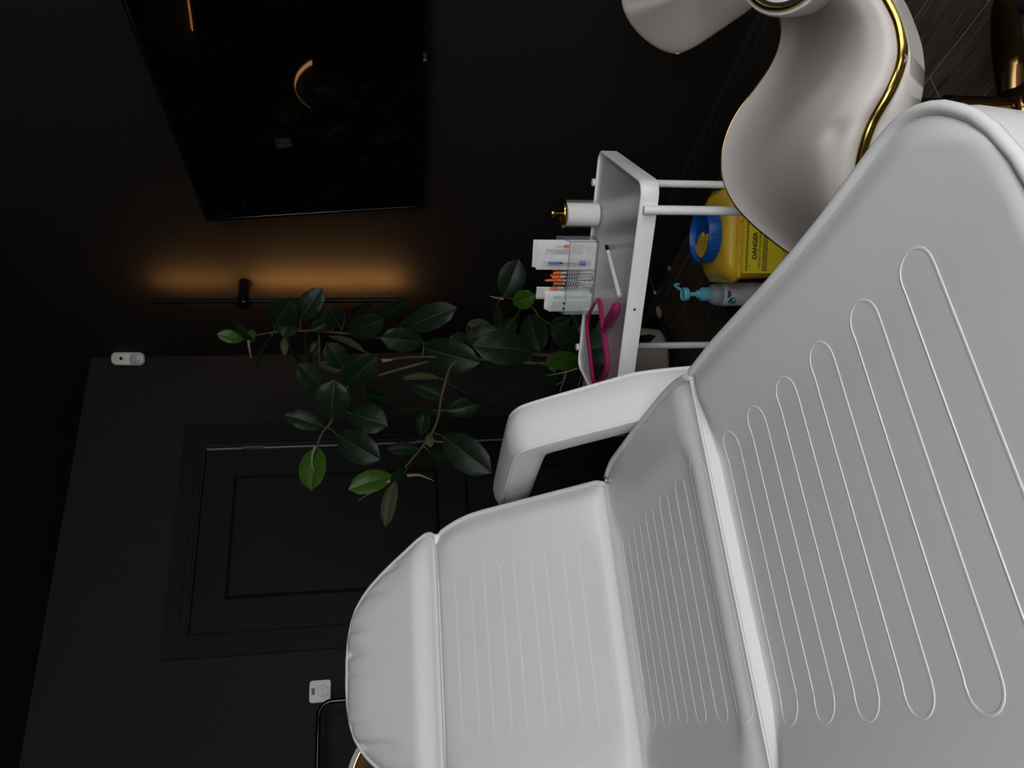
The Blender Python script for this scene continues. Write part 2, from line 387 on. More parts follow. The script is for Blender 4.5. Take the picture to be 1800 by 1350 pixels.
# ------------------------------------------------------------------ treatment bed
BX = -1.58
bed = thing('treatment_bed', 'white vinyl treatment bed with raised backrest and stitched loop quilting, filling the foreground', 'treatment bed', (BX, -2.05, 0))
def local(p): return (p[0] - BX, p[1] + 2.05, p[2])
class Cushion:
    def __init__(s, O, e2, e3, L, wfun, thick, hfun):
        s.O = V(O); s.e1 = V((1, 0, 0)); s.e2 = V(e2).normalized(); s.e3 = V(e3).normalized(); s.L = L; s.w = wfun; s.t = thick; s.h = hfun
    def P(s, x, b, h): return local(s.O + s.e1 * x + s.e2 * b + s.e3 * h)
    def surf(s, x, b, lift=0.0): return s.P(x, b, s.h(x, b, s.w(b), s.L) + lift)
    def bs(s, n=56):
        out = []
        for i in range(n + 1):
            t = i / n; out.append(s.L * (0.5 - 0.5 * cos(pi * t)) * .6 + s.L * t * .4)
        return out
    def mesh(s, name, m, parent, nx=64):
        mb = MB(); B = s.bs()
        us = [(-cos(pi * i / nx)) * .7 + (2 * i / nx - 1) * .3 for i in range(nx + 1)]
        top = [[s.surf(u * s.w(b), b) for u in us] for b in B]
        mb.grid(top)
        out = s.outline(B)
        levels = [(0, 1.0), (-s.t * .25, 1.01), (-s.t * .8, 1.0), (-s.t, .965)]
        rows = []
        cb = s.L / 2
        for z, k in levels:
            rows.append([s.P(x * k, cb + (b - cb) * k, z) for x, b in out])
        mb.grid(rows, closed_u=True)
        mb.add(rows[-1], [tuple(range(len(out)))])
        return mb.build(name, m, parent, ang=60)
    def outline(s, B):
        r = [(s.w(b), b) for b in B]; l = [(-s.w(b), b) for b in reversed(B)]
        n = 12
        e1 = [(s.w(B[-1]) * (1 - 2 * k / n), B[-1]) for k in range(1, n)]; e0 = [(-s.w(B[0]) * (1 - 2 * k / n), B[0]) for k in range(1, n)]
        return r + e1 + l + e0
    def piping(s, parent, m, r=.0055, drop=.0, run='all'):
        B = s.bs(40); n = 12
        R_ = [(s.w(b), b) for b in B]; L_ = [(-s.w(b), b) for b in reversed(B)]
        E_ = [(s.w(B[-1]) * (1 - 2 * k / n), B[-1]) for k in range(1, n)]
        if run == 'all': jobs = [(s.outline(B), True)]
        elif run == 'far end': jobs = [(R_ + E_ + L_, False)]
        else: jobs = [(R_, False), (L_, False)]
        for pts, cl_ in jobs:
            P = [s.P(x, b, drop) for x, b in pts]
            if not cl_:
                dn = s.e3 * .03; P = [tuple(V(P[0]) - dn)] + P + [tuple(V(P[-1]) - dn)]
            MB().tube(P, r, closed=cl_, n=10).build('piping', m, parent)
    def loops(s, parent, m, bs, x0, x1, hw, r):
        mb = MB()
        for b in bs:
            pts = []
            n = 34
            for k in range(n + 1): pts.append((x0 + hw + (x1 - x0 - 2 * hw) * k / n, b - hw))
            for k in range(1, 10): a = -pi / 2 + pi * k / 10; pts.append((x1 - hw + hw * cos(a), b + hw * sin(a)))
            for k in range(n + 1): pts.append((x1 - hw - (x1 - x0 - 2 * hw) * k / n, b + hw))
            for k in range(1, 10): a = pi / 2 + pi * k / 10; pts.append((x0 + hw + hw * cos(a), b + hw * sin(a)))
            for dd in (-1, 1):
                q = [(x, bb) for x, bb in pts]
                mb.tube([s.surf(x, bb, -.55 * r) for x, bb in q], r, closed=True, n=6)
                break
        mb.build('stitching', m, parent)
def edge_round(d, r, hgt):
    if d >= r: return hgt
    t = 1 - d / r; return hgt * sqrt(max(0, 1 - t * t))
def corner_w(W, L, r0, r1, p=2.0):
    def f(b):
        w_ = W
        if r0 > 0 and b < r0: t = 1 - b / r0; w_ = min(w_, W - r0 + r0 * max(0, 1 - t ** p) ** (1 / p))
        if r1 > 0 and b > L - r1: t = 1 - (L - b) / r1; w_ = min(w_, W - r1 + r1 * max(0, 1 - t ** p) ** (1 / p))
        return max(w_, 0.02)
    return f
def tabw(tab):
    def f(b):
        if b <= tab[0][0]: return tab[0][1]
        for (a, wa), (c, wc) in zip(tab, tab[1:]):
            if b <= c:
                t = (b - a) / (c - a); return wa + (wc - wa) * t
        return tab[-1][1]
    return f
def para(d, r, hgt):
    if d >= r: return hgt
    t = 1 - d / r; return hgt * (1 - t * t)
def hleg(x, b, w_, L):
    d = w_ - abs(x)
    pan = sstep(.085, .150, .31 - abs(x))
    edge = min(para(d, .09, .017), para(L - b, .08, .017)) - .001
    edge = min(edge, para(b, .035, .018) - .008)
    panel = -.019 + .027 * (b / L)
    edge += .012 * (1 - sstep(.03, .15, .31 - abs(x))) * sstep(0, .05, d) * sstep(0, .05, b) * sstep(0, .06, L - b) * 0
    pan = max(0.0, min(1.0, (.31 - abs(x) - .045) / .105)); pan = pan * pan * (3 - 2 * pan) * .5 + pan * .5
    return edge * (1 - pan) + min(edge, panel) * pan
W = .312
leg_w = tabw([(0, .306), (.09, .308), (.177, .304), (.257, .300), (.327, .299), (.39, .300), (.446, .304), (.477, .3065), (.506, .3075), (.522, .306), (.537, .301), (.549, .2945), (.560, .2855), (.570, .2755), (.578, .2645), (.586, .2525), (.593, .240), (.598, .226), (.6025, .210), (.606, .195), (.6085, .178), (.611, .15), (.613, .11)])
leg_c = Cushion((BX, -2.308, .698), (0, -1, -.036), (0, -.036, 1), .614, leg_w, .13, hleg)
o = leg_c.mesh('leg_rest', M['vinyl'], bed); leg_c.piping(o, M['vinyl'], .0062, .0015, 'far end')
leg_c.loops(o, M['thread'], [.047 + .0868 * k for k in range(6)], -.192, .190, .022, .0020)
def hseat(x, b, w_, L):
    d = w_ - abs(x)
    pan = sstep(.095, .160, .335 - abs(x))
    edge = min(para(d, .09, .013), para(b, .04, .013) - .004) - .001
    edge = min(edge, para(L - b, .085, .047) - .045)
    panel = -.011
    pan *= sstep(.045, .105, L - b)
    return edge * (1 - pan) + min(edge, panel) * pan
seat_w = tabw([(0, .306), (.012, .316), (.04, .327), (.08, .334), (.19, .332), (.31, .329), (.42, .325), (.47, .320), (.505, .314), (.53, .308), (.542, .302)])
seat_c = Cushion((BX, -1.762, .700), (0, -1, 0), (0, 0, 1), .542, seat_w, .12, hseat)
o = seat_c.mesh('seat_cushion', M['vinyl'], bed); seat_c.piping(o, M['vinyl'], .006, .001, 'sides')
seat_c.loops(o, M['thread'], [.045 + .0872 * k for k in range(6)], -.186, .190, .022, .0016)
A50 = radians(50)
def hback(x, b, w_, L):
    d = w_ - abs(x)
    h = para(d, .05, .014); h = min(h, edge_round(b, .045, .030) - .012); h = min(h, edge_round(L - b, .02, .014))
    bol = (1 - sstep(.08, .16, .31 - abs(x)))
    h += .008 * bol * sstep(0, .05, d) * sstep(0, .06, b) * sstep(0, .05, L - b) - .003 * (1 - bol)
    return h
back_c = Cushion((BX, -1.786, .712), (0, cos(A50), sin(A50)), (0, -sin(A50), cos(A50)), .456, tabw([(0, .300), (.015, .307), (.32, .309), (.36, .307), (.39, .302), (.42, .294), (.44, .287), (.450, .279), (.456, .268)]), .10, hback)
o = back_c.mesh('backrest', M['vinyl'], bed); back_c.piping(o, M['vinyl'], .0055, .001, 'far end')
back_c.loops(o, M['thread'], [.0525 + .0817 * k for k in range(5)], -.185, .189, .0225, .0013)
hw_tab = [(0, .272), (.008, .285), (.02, .293), (.035, .293), (.06, .283), (.10, .262), (.13, .247), (.17, .225), (.215, .196), (.24, .174), (.262, .148), (.277, .116), (.287, .075), (.291, .03)]
def whead(b):
    for (a, wa), (c, wc) in zip(hw_tab, hw_tab[1:]):
        if b <= c: return wa + (wc - wa) * (b - a) / (c - a)
    return hw_tab[-1][1]
from mathutils import noise as NZ
def hhead(x, b, w_, L):
    dside = (w_ - abs(x)) * .85
    d = min(dside, L - b)
    h = para(d, .03, .008); h = min(h, .003 + .5 * b)
    up = sstep(.012, .062, b)
    h = h + up * .022 * para(d, .09, 1.0)
    wr = sin(x * 128 + 2.6 * sin(x * 17 + 1)) * (.6 + .4 * sin(x * 31)) * (1 - sstep(.01, .15, d)) * sstep(.08, .17, b) * sstep(.002, .022, d)
    h -= .0130 * max(0.0, wr)
    return h
head_c = Cushion((BX - .004, -1.786 + .458 * cos(A50), .712 + .458 * sin(A50)), (0, cos(A50), sin(A50)), (0, -sin(A50), cos(A50)), .291, whead, .075, hhead)
o = head_c.mesh('headrest', M['vinyl'], bed); head_c.piping(o, M['vinyl'], .0055)
# small steel hinge tabs between the sections
for sx in (1, -1):
    MB().box(local((BX + sx * .306 - .006, -1.80, .690)), local((BX + sx * .306 + .006, -1.775, .712)), .003).build('hinge_bracket', M['chrome'], bed)
    MB().box(local((BX + sx * .27 - .012, -1.503, 1.045)), local((BX + sx * .27 + .012, -1.470, 1.07)), .003).build('headrest_bracket', M['white_metal'], bed)
# armrests
def armrest(sx):
    path = [(-2.098, .580), (-2.070, .645), (-2.034, .700), (-1.988, .766), (-1.938, .838), (-1.910, .876), (-1.889, .897), (-1.862, .908), (-1.83, .911), (-1.73, .909), (-1.62, .905), (-1.54, .903), (-1.49, .902)]
    P = crspline([V((0, a, b)) for a, b in path], 5)
    mb = MB(); rows = []; Lp = []; Rp = []
    hwid, th = .047, .072
    for i, p in enumerate(P):
        t = (P[min(i + 1, len(P) - 1)] - P[max(0, i - 1)]).normalized(); n = V((0, -t.z, t.y))
        if n.z < 0: n = -n
        s_ = i / (len(P) - 1)
        hw2 = hwid * (.62 + .38 * min(1, s_ / .16)) if s_ < .16 else hwid
        if s_ > .85: hw2 *= 1 - .12 * (s_ - .85) / .15
        sec = []
        prof = [(-1, 0), (-.92, .003), (-.6, .010), (0, .014), (.6, .010), (.92, .003), (1, 0), (1.03, -.02), (1.0, -.05), (.9, -.066), (.5, -th), (-.5, -th), (-.9, -.066), (-1.0, -.05), (-1.03, -.02)]
        for a, h in prof:
            sec.append(V((BX + sx * .392 + a * hw2, p.y, p.z)) + n * h)
        rows.append([local(q) for q in sec]); Lp.append(local(sec[0])); Rp.append(local(sec[6]))
    mb.grid(rows, closed_u=True); mb.add(rows[0], [tuple(range(15))]); mb.add(rows[-1], [tuple(range(15))])
    a = mb.build('armrest', M['armvinyl'], bed, ang=60)
    MB().tube(Lp, .0042, n=8).tube(Rp, .0042, n=8).build('piping', M['armvinyl'], a)
armrest(1); armrest(-1)
for sx in (1, -1):
    ab = MB()
    ab.tube([local((BX + sx * .392, -1.510, .868)), local((BX + sx * .34, -1.505, .862)), local((BX + sx * .20, -1.50, .86))], .014, n=10).build('armrest_bracket', M['white_metal'], bed)
    ab = MB(); ab.tube([local((BX + sx * .392, -2.06, .63)), local((BX + sx * .392, -2.03, .56)), local((BX + sx * .2, -2.05, .54))], .014, n=10)
    ab.build('armrest_bracket', M['white_metal'], bed)
fr = MB().box(local((BX - .24, -2.85, .50)), local((BX + .24, -1.78, .54)), .01)
fr.box(local((BX - .20, -2.30, .46)), local((BX + .20, -1.80, .50)), .008)
fr.tube([local((BX - .2, -1.80, .52)), local((BX - .2, -1.42, 0.985))], .016).tube([local((BX + .2, -1.80, .52)), local((BX + .2, -1.42, 0.985))], .016)
fr.build('frame', M['white_metal'], bed)
MB().box(local((BX - .11, -2.20, .07)), local((BX + .11, -1.92, .47)), .03).build('column', M['plastic'], bed)
MB().box(local((BX - .24, -2.42, .0)), local((BX + .24, -1.66, .075)), .025).build('base_plate', M['plastic'], bed)

# ------------------------------------------------------------------ trolley
TO = V((-.704, -1.6655, 0)); TA = math.atan2(.8, -.6)
TX = V((-.6, .8, 0)); TY = V((-.8, -.6, 0))
trolley = thing('trolley', 'white metal treatment trolley with rounded tray beside the bed', 'trolley', TO, TA)
TL, TW, ZF = .325, .2025, .590
def tl(px, py, z=ZF):
    d = onplane(px, py, 2, z) - TO; return V((d.dot(TX), d.dot(TY), z))
def tw(p): return TO + TX * p[0] + TY * p[1] + V((0, 0, p[2]))
oo = rrect(TL, TW, .035, 8); ii = rrect(TL - .006, TW - .006, .030, 8); i2 = rrect(TL - .013, TW - .013, .024, 8)
mb = MB()
rows = [[(x, y, z) for x, y in pl] for pl, z in ((i2, .556), (oo, .558), (oo, .598), (rrect(TL - .002, TW - .002, .033, 8), .6), (rrect(TL - .005, TW - .005, .031, 8), .6), (ii, .598), (ii, .5935))]
mb.grid(rows, closed_u=True)
mb.add(rows[0], [tuple(range(len(oo)))])
tray_o = mb.build('tray', M['white_metal'], trolley, ang=50)
rows = [[(x, y, z) for x, y in pl] for pl, z in ((ii, .5936), (i2, ZF))]
MB().grid(rows, closed_u=True).add(rows[1], [tuple(range(len(i2)))]).build('tray_liner', M['tray'], trolley, ang=50)
for x, y, top in ((-.266, TW + .011, .594), (.266, TW + .011, .594), (-.232, -TW - .011, .606), (.268, -TW - .011, .606)):
    lg = MB().tube([(x, y, .045), (x, y, top - .002), (x, y, top)], [.0105, .0105, .0095], n=16).build('leg', M['white_metal'], trolley)
    MB().tube([(x - .009, y, .022), (x + .009, y, .022)], .022, n=16).build('castor', M['rubber'], lg)
MB().tube([(TL - .004, -.12, .572), (TL + .04, -.12, .580), (TL + .04, .12, .580), (TL - .004, .12, .572)], .009, n=10).build('push_handle', M['white_metal'], trolley)
bx = MB()
bx.tube([(-.266, TW + .011, .10), (.266, TW + .011, .10)], .008)
bx.build('bottom_rail', M['white_metal'], trolley)
q = tl(1108, 537, .583); q.y = TW
sc = MB(); sc.X = Matrix.Translation((q.x, TW, .580)) @ Matrix.Rotation(-pi / 2, 4, 'X')
sc.lathe([(.0032, -.001), (.0032, .0012), (.002, .0016)], 12); sc.build('screw', M['hinge'], trolley)

# cotton pad jar
j = tl(1056, 378); jc = tw((j.x, j.y - .012, ZF + .0004))
jar = thing('cotton_pad_jar', 'clear jar of white cotton pads with gold knobbed lid on the trolley', 'jar', jc); jar.scale = (1.1, 1.1, 1.12)
MB().lathe([(.0, .0), (.034, .0), (.034, .088), (.032, .088), (.032, .003), (.0, .003)], 40).build('jar_body', M['acrylic'], jar)
pd = MB()
prof = [(0, .0045)]
for k in range(22):
    z = .005 + k * .0036; prof += [(.0272, z), (.0282, z + .0018), (.0272, z + .0035)]
prof += [(0, .085)]
pd.lathe(prof, 36); pd.build('cotton_pads', M['cotton'], jar, loc=(-.0015, .001, 0))
ld = MB().lathe([(0, .0885), (.0355, .0885), (.0365, .090), (.0365, .095), (.0355, .0965), (.02, .099), (.008, .101), (.0045, .104), (.0045, .109), (.0085, .112), (.0098, .117), (.0085, .1225), (.004, .126), (0, .1265)], 40)
ld.build('lid', M['gold'], jar)

# organiser
og_r = tl(1053, 424); og_l = tl(1037, 547)
oy = (og_r.y + og_l.y) / 2 + .015; ox0, ox1 = og_r.x, og_l.x
OW = ox1 - ox0; OD = .054
org = thing('acrylic_organiser', 'clear acrylic three-section organiser holding packets and syringes on the trolley', 'organiser', tw((ox0, oy, ZF + .0004)), TA)
def wallbox(mb, a, b): mb.box(a, b, 0)
og = MB(); T = .002
og.box((0, -OD, 0), (OW, 0, T))
og.box((0, -T, T), (OW, 0, .082)); og.box((0, -OD, T), (OW, -OD + T, .110))
og.build('tray_shell', M['acrylic'], org, smooth=False)
ed = MB()
for a, b in (((0, 0, .001), (OW, 0, .001)), ((0, 0, .001), (0, 0, .082)), ((OW, 0, .001), (OW, 0, .082)), ((0, 0, .082), (OW, 0, .082)), ((0, 0, .001), (0, -OD, .001)), ((0, 0, .082), (0, -OD, .110)), ((0, -OD, .001), (0, -OD, .110)), ((OW, 0, .082), (OW, -OD, .110))):
    ed.tube([a, b], .0007, n=6)
ed.build('edges', M['acrylicedge'], org)
for k, hh in enumerate((.09, .085, .085, .08)):
    x = [0, OW * .40 , OW * .695, OW - T][k]
    dv = MB(); dv.add([(x, -OD + T, T), (x, -T, T), (x, -T, .082), (x, -OD + T, .110), (x + T, -OD + T, T), (x + T, -T, T), (x + T, -T, .082), (x + T, -OD + T, .110)],
                      [(0, 1, 2, 3), (7, 6, 5, 4), (0, 4, 5, 1), (1, 5, 6, 2), (2, 6, 7, 3), (3, 7, 4, 0)])
    dv.build('divider', M['acrylic'], org, smooth=False)
def onorg(x, y, z): return tw((ox0 + x, oy + y, ZF + z))
# three flat syringe packets in the right-hand section
def soft_card(mb, wd, ht, th, mi=0, wob=.0008, seed=0):
    nx, nz = 8, 14
    for sgn in (1, -1):
        rows = []
        for i in range(nz + 1):
            r_ = []
            for k in range(nx + 1):
                x = -wd / 2 + wd * k / nx; z = ht * i / nz
                e = min(k, nx - k, i, nz - i)
                y = sgn * (th / 2 if e > 0 else .0002) + wob * sin(7.3 * k / nx + seed) * sin(9 * i / nz + seed * 2)
                r_.append((x, y, z))
            rows.append(r_)
        mb.grid(rows, mi)
secw = OW * .40
fms_tilt = [(-.012, .167, .004, 'white syringe packet printed FMS with a violet syringe, frontmost in the organiser'),
            (-.024, .170, -.003, 'white syringe packet directly behind the one printed FMS in the organiser'),
            (-.036, .175, .003, 'white syringe packet at the back of the right-hand organiser section')]
for k, (yy, ht, dx, lab) in enumerate(fms_tilt):
    pk = thing('syringe_packet', lab, 'syringe packet', onorg(secw / 2 + dx * .3 + .001, yy, .0035), TA + pi + radians(.6 * k), group='syringe packets in the right section')
    pw = secw - .008
    c = MB(); soft_card(c, pw, ht, .006, seed=k); c.build('wrapper', M['paper'], pk)
    if k > 0: continue
    # local x runs the other way after the turn: the reader sees +x at the left
    F = Matrix.Translation((0, -.0038, 0)) @ Matrix.Rotation(pi / 2, 4, 'X')   # text plane facing the reader (-y)
    # packet text runs up the packet: rotate a quarter turn
    def put(mb, txt, size, x, z, bold=0.0, rot=-pi / 2):
        vs, fs = text_mesh(txt, size, bold); mb.X = F @ Matrix.Translation((x, z, 0)) @ Matrix.Rotation(rot, 4, 'Z'); mb.add(vs, fs); mb.X = Matrix.Identity(4)
    PK = pk
    def bars(mb, x0, x1, z0, z1, n, seed, vert=True, th=.0007):
        rnd = random.Random(seed)
        for i in range(n):
            x = x0 + (x1 - x0) * (i + .5) / n; z = z0
            while z < z1:
                ln = rnd.uniform(.002, .007); mb.box((x - th / 2, -.0042, z), (x + th / 2, -.0036, min(z1, z + ln))); z += ln + .0012
    pr = MB(); put(pr, 'FMS', .0150, .0150, ht - .036); pr.build('print', M['greyprint'], pk, smooth=False)
    pr = MB(); put(pr, '0.3ml', .0100, .0285, ht - .061); pr.box((.0245, -.0042, ht - .088), (.0335, -.0036, ht - .073)); pr.build('print', M['orangeprint'], pk, smooth=False)['label'] = 'orange print'
    pr = MB(); bars(pr, .006, .021, ht - .090, ht - .048, 6, 3); bars(pr, .006, .032, ht - .128, ht - .096, 9, 5); bars(pr, .0062, .0082, ht - .050, ht - .018, 1, 6)
    bars(pr, .010, .030, ht - .150, ht - .136, 5, 8); pr.build('print', M['greyprint'], pk, smooth=False)
    bl = MB(); bl.X = Matrix.Translation((-.0165, -.0038, .012)); rows = []
    for i in range(17):
        zz = (ht - .030) * i / 16; pr_ = []
        kx = min(1, i / 2, (16 - i) / 2)
        for m_ in range(9):
            a = -1 + m_ / 4; pr_.append((a * (.0115 - .002 * (1 - kx)), -.0065 * max(0, 1 - a * a) ** .5 * kx, zz))
        rows.append(pr_)
    bl.grid(rows); bl.build('blister', M['film'], pk)['label'] = 'glossy raised blister'
    MB().tube([(-.0165, -.0085, ht - .062), (-.0165, -.0085, ht - .032)], .0042, n=12).build('syringe_cap', M['violet'], pk)['label'] = 'violet needle cap'
    MB().tube([(-.0165, -.009, .030), (-.0165, -.009, .047)], .0062, n=12).build('plunger_end', M['violet'], pk)['label'] = 'violet plunger end'
    sy = MB(); sy.tube([(-.0165, -.0088, .048), (-.0165, -.0088, ht - .070)], .0026, n=10); sy.build('syringe_barrel', M['clearplastic'], pk)
    sy = MB(); sy.tube([(-.0165, -.0095, ht - .072), (-.0165, -.0095, ht - .062)], .0028, n=10)
    bars(sy, -.0172, -.0158, .062, ht - .076, 1, 12, th=.0012); sy.v = [(x, y - .0075 if y > -.006 else y, z) for x, y, z in sy.v]; sy.build('syringe_scale', M['print'], pk)
# orange-capped syringes in the middle section: (px,py) of the cap end, (px,py) of the plunger end, label
syr = [((957, 469), (1045, 474), .020, 'orange-capped syringe half hidden behind the FMS packet edge'),
       ((971, 474), (1044, 471), .040, 'orange-capped syringe with the lowest cap, next to the FMS packet'),
       ((972, 480), (1043, 479), .008, 'orange-capped syringe standing straight beside the FMS packet'),
       ((967, 484), (1042, 488), .030, 'orange-capped syringe with cap tilted against its neighbour, middle of the bunch'),
       ((970, 488), (1044, 483), .014, 'orange-capped syringe standing in the very middle of the bunch'),
       ((958, 493), (1041, 490), .036, 'orange-capped syringe whose cap sticks up highest in the bunch'),
       ((976, 492), (1040, 497), .010, 'orange-capped syringe in front of the highest cap'),
       ((974, 498), (1040, 500), .018, 'orange-capped syringe third from the mint packets'),
       ((966, 507), (1039, 503), .026, 'orange-capped syringe leaning out over the mint packets')]
a0 = OW * .40 + .004; a1 = OW * .695 - .003
for k, ((cxp, cyp), (bxp, byp), yd, lab) in enumerate(syr):
    d_top = (at(cxp, cyp, 1) - CAM_LOC)
    # plane parallel to the organiser front, yd behind it
    def onfront(px, py, yv):
        nrm = TY; P0 = onorg(0, yv, 0); dd = ray(px, py); return CAM_LOC + dd * ((P0 - CAM_LOC).dot(nrm) / dd.dot(nrm))
    top = onfront(cxp, cyp, -.004 - yd * .9); bot = onfront(bxp, byp, -.006 - yd * .9)
    lim = lambda p: onorg(min(max((p - TO).dot(TX) - ox0, a0 + .003), a1 - .002), max((p - TO).dot(TY) - oy, -OD + .008), max(p.z - ZF, .006))
    bot = lim(bot); bot.z = ZF + .004
    ax = (top - bot); ln = ax.length; ax.normalize()
    sg = thing('syringe', lab, 'syringe', bot, 0, group='syringes in the middle section')
    def sp(t): return tuple(ax * t)
    MB().tube([sp(ln - .024), sp(ln - .022), sp(ln - .003), sp(ln)], [.0036, .0042, .0032, .0022], n=12).build('cap', M['orange'], sg)
    MB().tube([sp(.030), sp(ln - .024)], .0033, n=12).build('barrel', M['clearplastic'], sg)
    MB().tube([sp(.0), sp(.002), sp(.0025), sp(.030)], [.0055, .0055, .0024, .0024], n=10).build('plunger', M['plastic'], sg)
    tk = MB()
    for q_ in range(6): tk.tube([sp(.040 + q_ * .007), sp(.0435 + q_ * .007)], .0036, n=10)
    tk.build('scale_marks', M['print'], sg)
# mint and white packets in the left-hand section
s0 = OW * .695 + .004; s1 = OW - .004
for k, (yy, ht, dx, rot, lab, mm) in enumerate([(-.010, .124, .000, 0, 'mint and white printed packet at the front of the left organiser section', 'mint'),
                                            (-.021, .130, -.001, .6, 'white packet second from the front in the left organiser section', 'paper'),
                                            (-.032, .133, .001, -.6, 'white packet third from the front in the left organiser section', 'paper'),
                                            (-.044, .156, .012, 2.0, 'tall crinkled pouch sticking up behind the mint packets', 'pouch')]):
    pw = (s1 - s0) - .004 - (.016 if k == 3 else 0)
    pk = thing('sterile_packet', lab, 'packet', onorg((s0 + s1) / 2 - dx, yy, .0035), TA + pi, group='packets in the left section')
    pk.rotation_euler = (0, radians(rot), TA + pi)
    c = MB(); soft_card(c, pw, ht, .0075, seed=k + 4, wob=.0012); c.build('wrapper', M[mm], pk)
    if k == 0:
        pr = MB(); rnd = random.Random(4)
        pr.X = Matrix.Translation((0, -.0012, 0))
        bars(pr, -pw / 2 + .004, -pw / 2 + .015, .022, ht - .008, 4, 21); bars(pr, -pw / 2 + .020, -pw / 2 + .033, .012, ht - .010, 4, 22); bars(pr, pw / 2 - .012, pw / 2 - .003, .015, ht - .010, 3, 23)
        pr.build('print', M['greyprint'], pk, smooth=False)
        pr = MB(); pr.box((-pw / 2 + .0170, -.0056, .004), (-pw / 2 + .0182, -.0042, ht - .004))
        pr.build('fold_line', M['greyprint'], pk, smooth=False)
        pr = MB()
        for xx in (-pw / 2 + .0105, -pw / 2 + .0265):
            pr.box((xx - .003, -.0058, ht - .046), (xx + .003, -.0044, ht - .040))
        pr.build('print', M['print'], pk, smooth=False)

# pen
p0 = tl(1066, 431, ZF + .006); p1 = tl(1089, 521, ZF + .006)
pw0, pw1 = tw(p0), tw(p1); ax = (pw1 - pw0); ln = ax.length; ax.normalize()
pen = thing('microblading_pen', 'white handpiece with black tip lying on the trolley tray', 'pen', (pw0.x, pw0.y, ZF))
def pp(t): return tuple(ax * t + V((0, 0, .0062)))
MB().tube([pp(.034), pp(.036), pp(ln - .004), pp(ln)], [.0052, .0058, .0058, .0050], n=16).build('barrel', M['plastic'], pen)
MB().tube([pp(.022), pp(.034)], .0048, n=14).build('collar', M['labelwhite'], pen)
MB().tube([pp(.0), pp(.004), pp(.020), pp(.022)], [.0025, .0055, .0050, .0045], n=14).build('tip', M['blackgloss'], pen)
# hand mirror
mc = V((.170, -.025)); md = V((-.7474, .6643)); mp_ = V((.6643, .7474))
mir = thing('hand_mirror', 'magenta hand mirror with ribbed handle lying on the trolley tray', 'mirror', tw((mc.x, mc.y, ZF)), TA + math.atan2(md.y, md.x))
head = rrect(.085, .116, .045, 10)
def ring(poly, k): return [(x * (1 - k / .085), y * (1 - k / .116)) for x, y in poly]
rows = [[(x, y, z) for x, y in ring(head, kk)] for kk, z in ((.014, .002), (.004, .0005), (0, .004), (0, .009), (.004, .0135), (.011, .0135), (.0145, .010), (.015, .0085))]
mbm = MB().grid(rows, closed_u=True); mbm.add(rows[0], [tuple(range(len(head)))])
mbm.build('frame', M['pink'], mir)
MB().prism(ring(head, .0145), .0084, .0092).build('glass', M['mirror'], mir, smooth=False)
hd = MB(); pts = []; rr = []
for k in range(25):
    t = k / 24; pts.append((.080 + .155 * t, 0, .0100 + .003 * t)); r = .0085 + .0075 * sstep(.15, .5, t)
    if .2 < t < .62: r += .0010 * sin(t * 90)
    if t > .86: r *= sqrt(max(.02, 1 - ((t - .86) / .145) ** 2))
    rr.append(r)
hd.tube(pts, rr, n=18); hd.v = [(x, y, .0005 + max(0, z * .78)) for x, y, z in hd.v]
hd.build('handle', M['pink'], mir)

# ------------------------------------------------------------------ sharps bin
BC = V((-.525, -1.660, 0)); BR = math.atan2(-.893, -.425) + pi / 2 - radians(9)
sb = thing('sharps_bin', 'yellow sharps bin with blue round lid and danger label on the floor under the trolley', 'sharps bin', BC, BR)
def rr_rows(levels):
    return [[(x, y, z) for x, y in rrect(hx, hy, r, 8)] for hx, hy, r, z in levels]
mb = MB(); rows = rr_rows([(.108, .080, .03, 0.0), (.114, .086, .03, .006), (.121, .094, .03, .213), (.121, .094, .03, .216)])
mb.grid(rows, closed_u=True); mb.add(rows[0], [tuple(range(len(rows[0])))]); mb.add(rows[-1], [tuple(range(len(rows[0])))])
mb.build('body', M['yellow'], sb)
mb = MB(); rows = rr_rows([(.123, .096, .03, .214), (.129, .102, .034, .216), (.130, .103, .034, .228), (.125, .098, .034, .231), (.121, .095, .034, .233), (.116, .093, .036, .243), (.104, .088, .05, .253), (.088, .082, .07, .259), (.070, .070, .068, .261)])
mb.grid(rows, closed_u=True); mb.add(rows[0], [tuple(range(len(rows[0])))]); mb.add(rows[-1], [tuple(range(len(rows[0])))])
for k in range(-2, 3): mb.box((k * .050 - .016, -.1042, .2165), (k * .050 + .016, -.098, .2275), .002)
mb.build('cover', M['yellow'], sb)
lid = MB()
lid.lathe([(.060, .262), (.073, .262), (.075, .264), (.075, .296), (.073, .299), (.068, .299), (.066, .296), (.064, .272), (.060, .270), (.060, .262)], 48)
for k in range(12):
    a = 2 * pi * k / 12; lid.box((.0745 * cos(a) - .0018, .0745 * sin(a) - .0018, .265), (.0745 * cos(a) + .0018, .0745 * sin(a) + .0018, .297), .001)
lo = lid.build('lid_ring', M['blue'], sb)
MB().lathe([(0, .272), (.0645, .272), (.0645, .282), (0, .282)], 40).build('lid_floor', M['blue'], lo)
fl = MB(); pts = []
for k in range(15):
    a = radians(118 + 120 * k / 14); pts.append((.061 * cos(a), .061 * sin(a)))
pts += [(.004, -.030), (-.004, -.008), (.010, .006), (-.006, .030), (-.020, .036)]
fl.prism(pts, .2825, .2880); fl.build('flap', M['yellow'], lo, smooth=False)['label'] = 'yellow flap inside the blue ring'
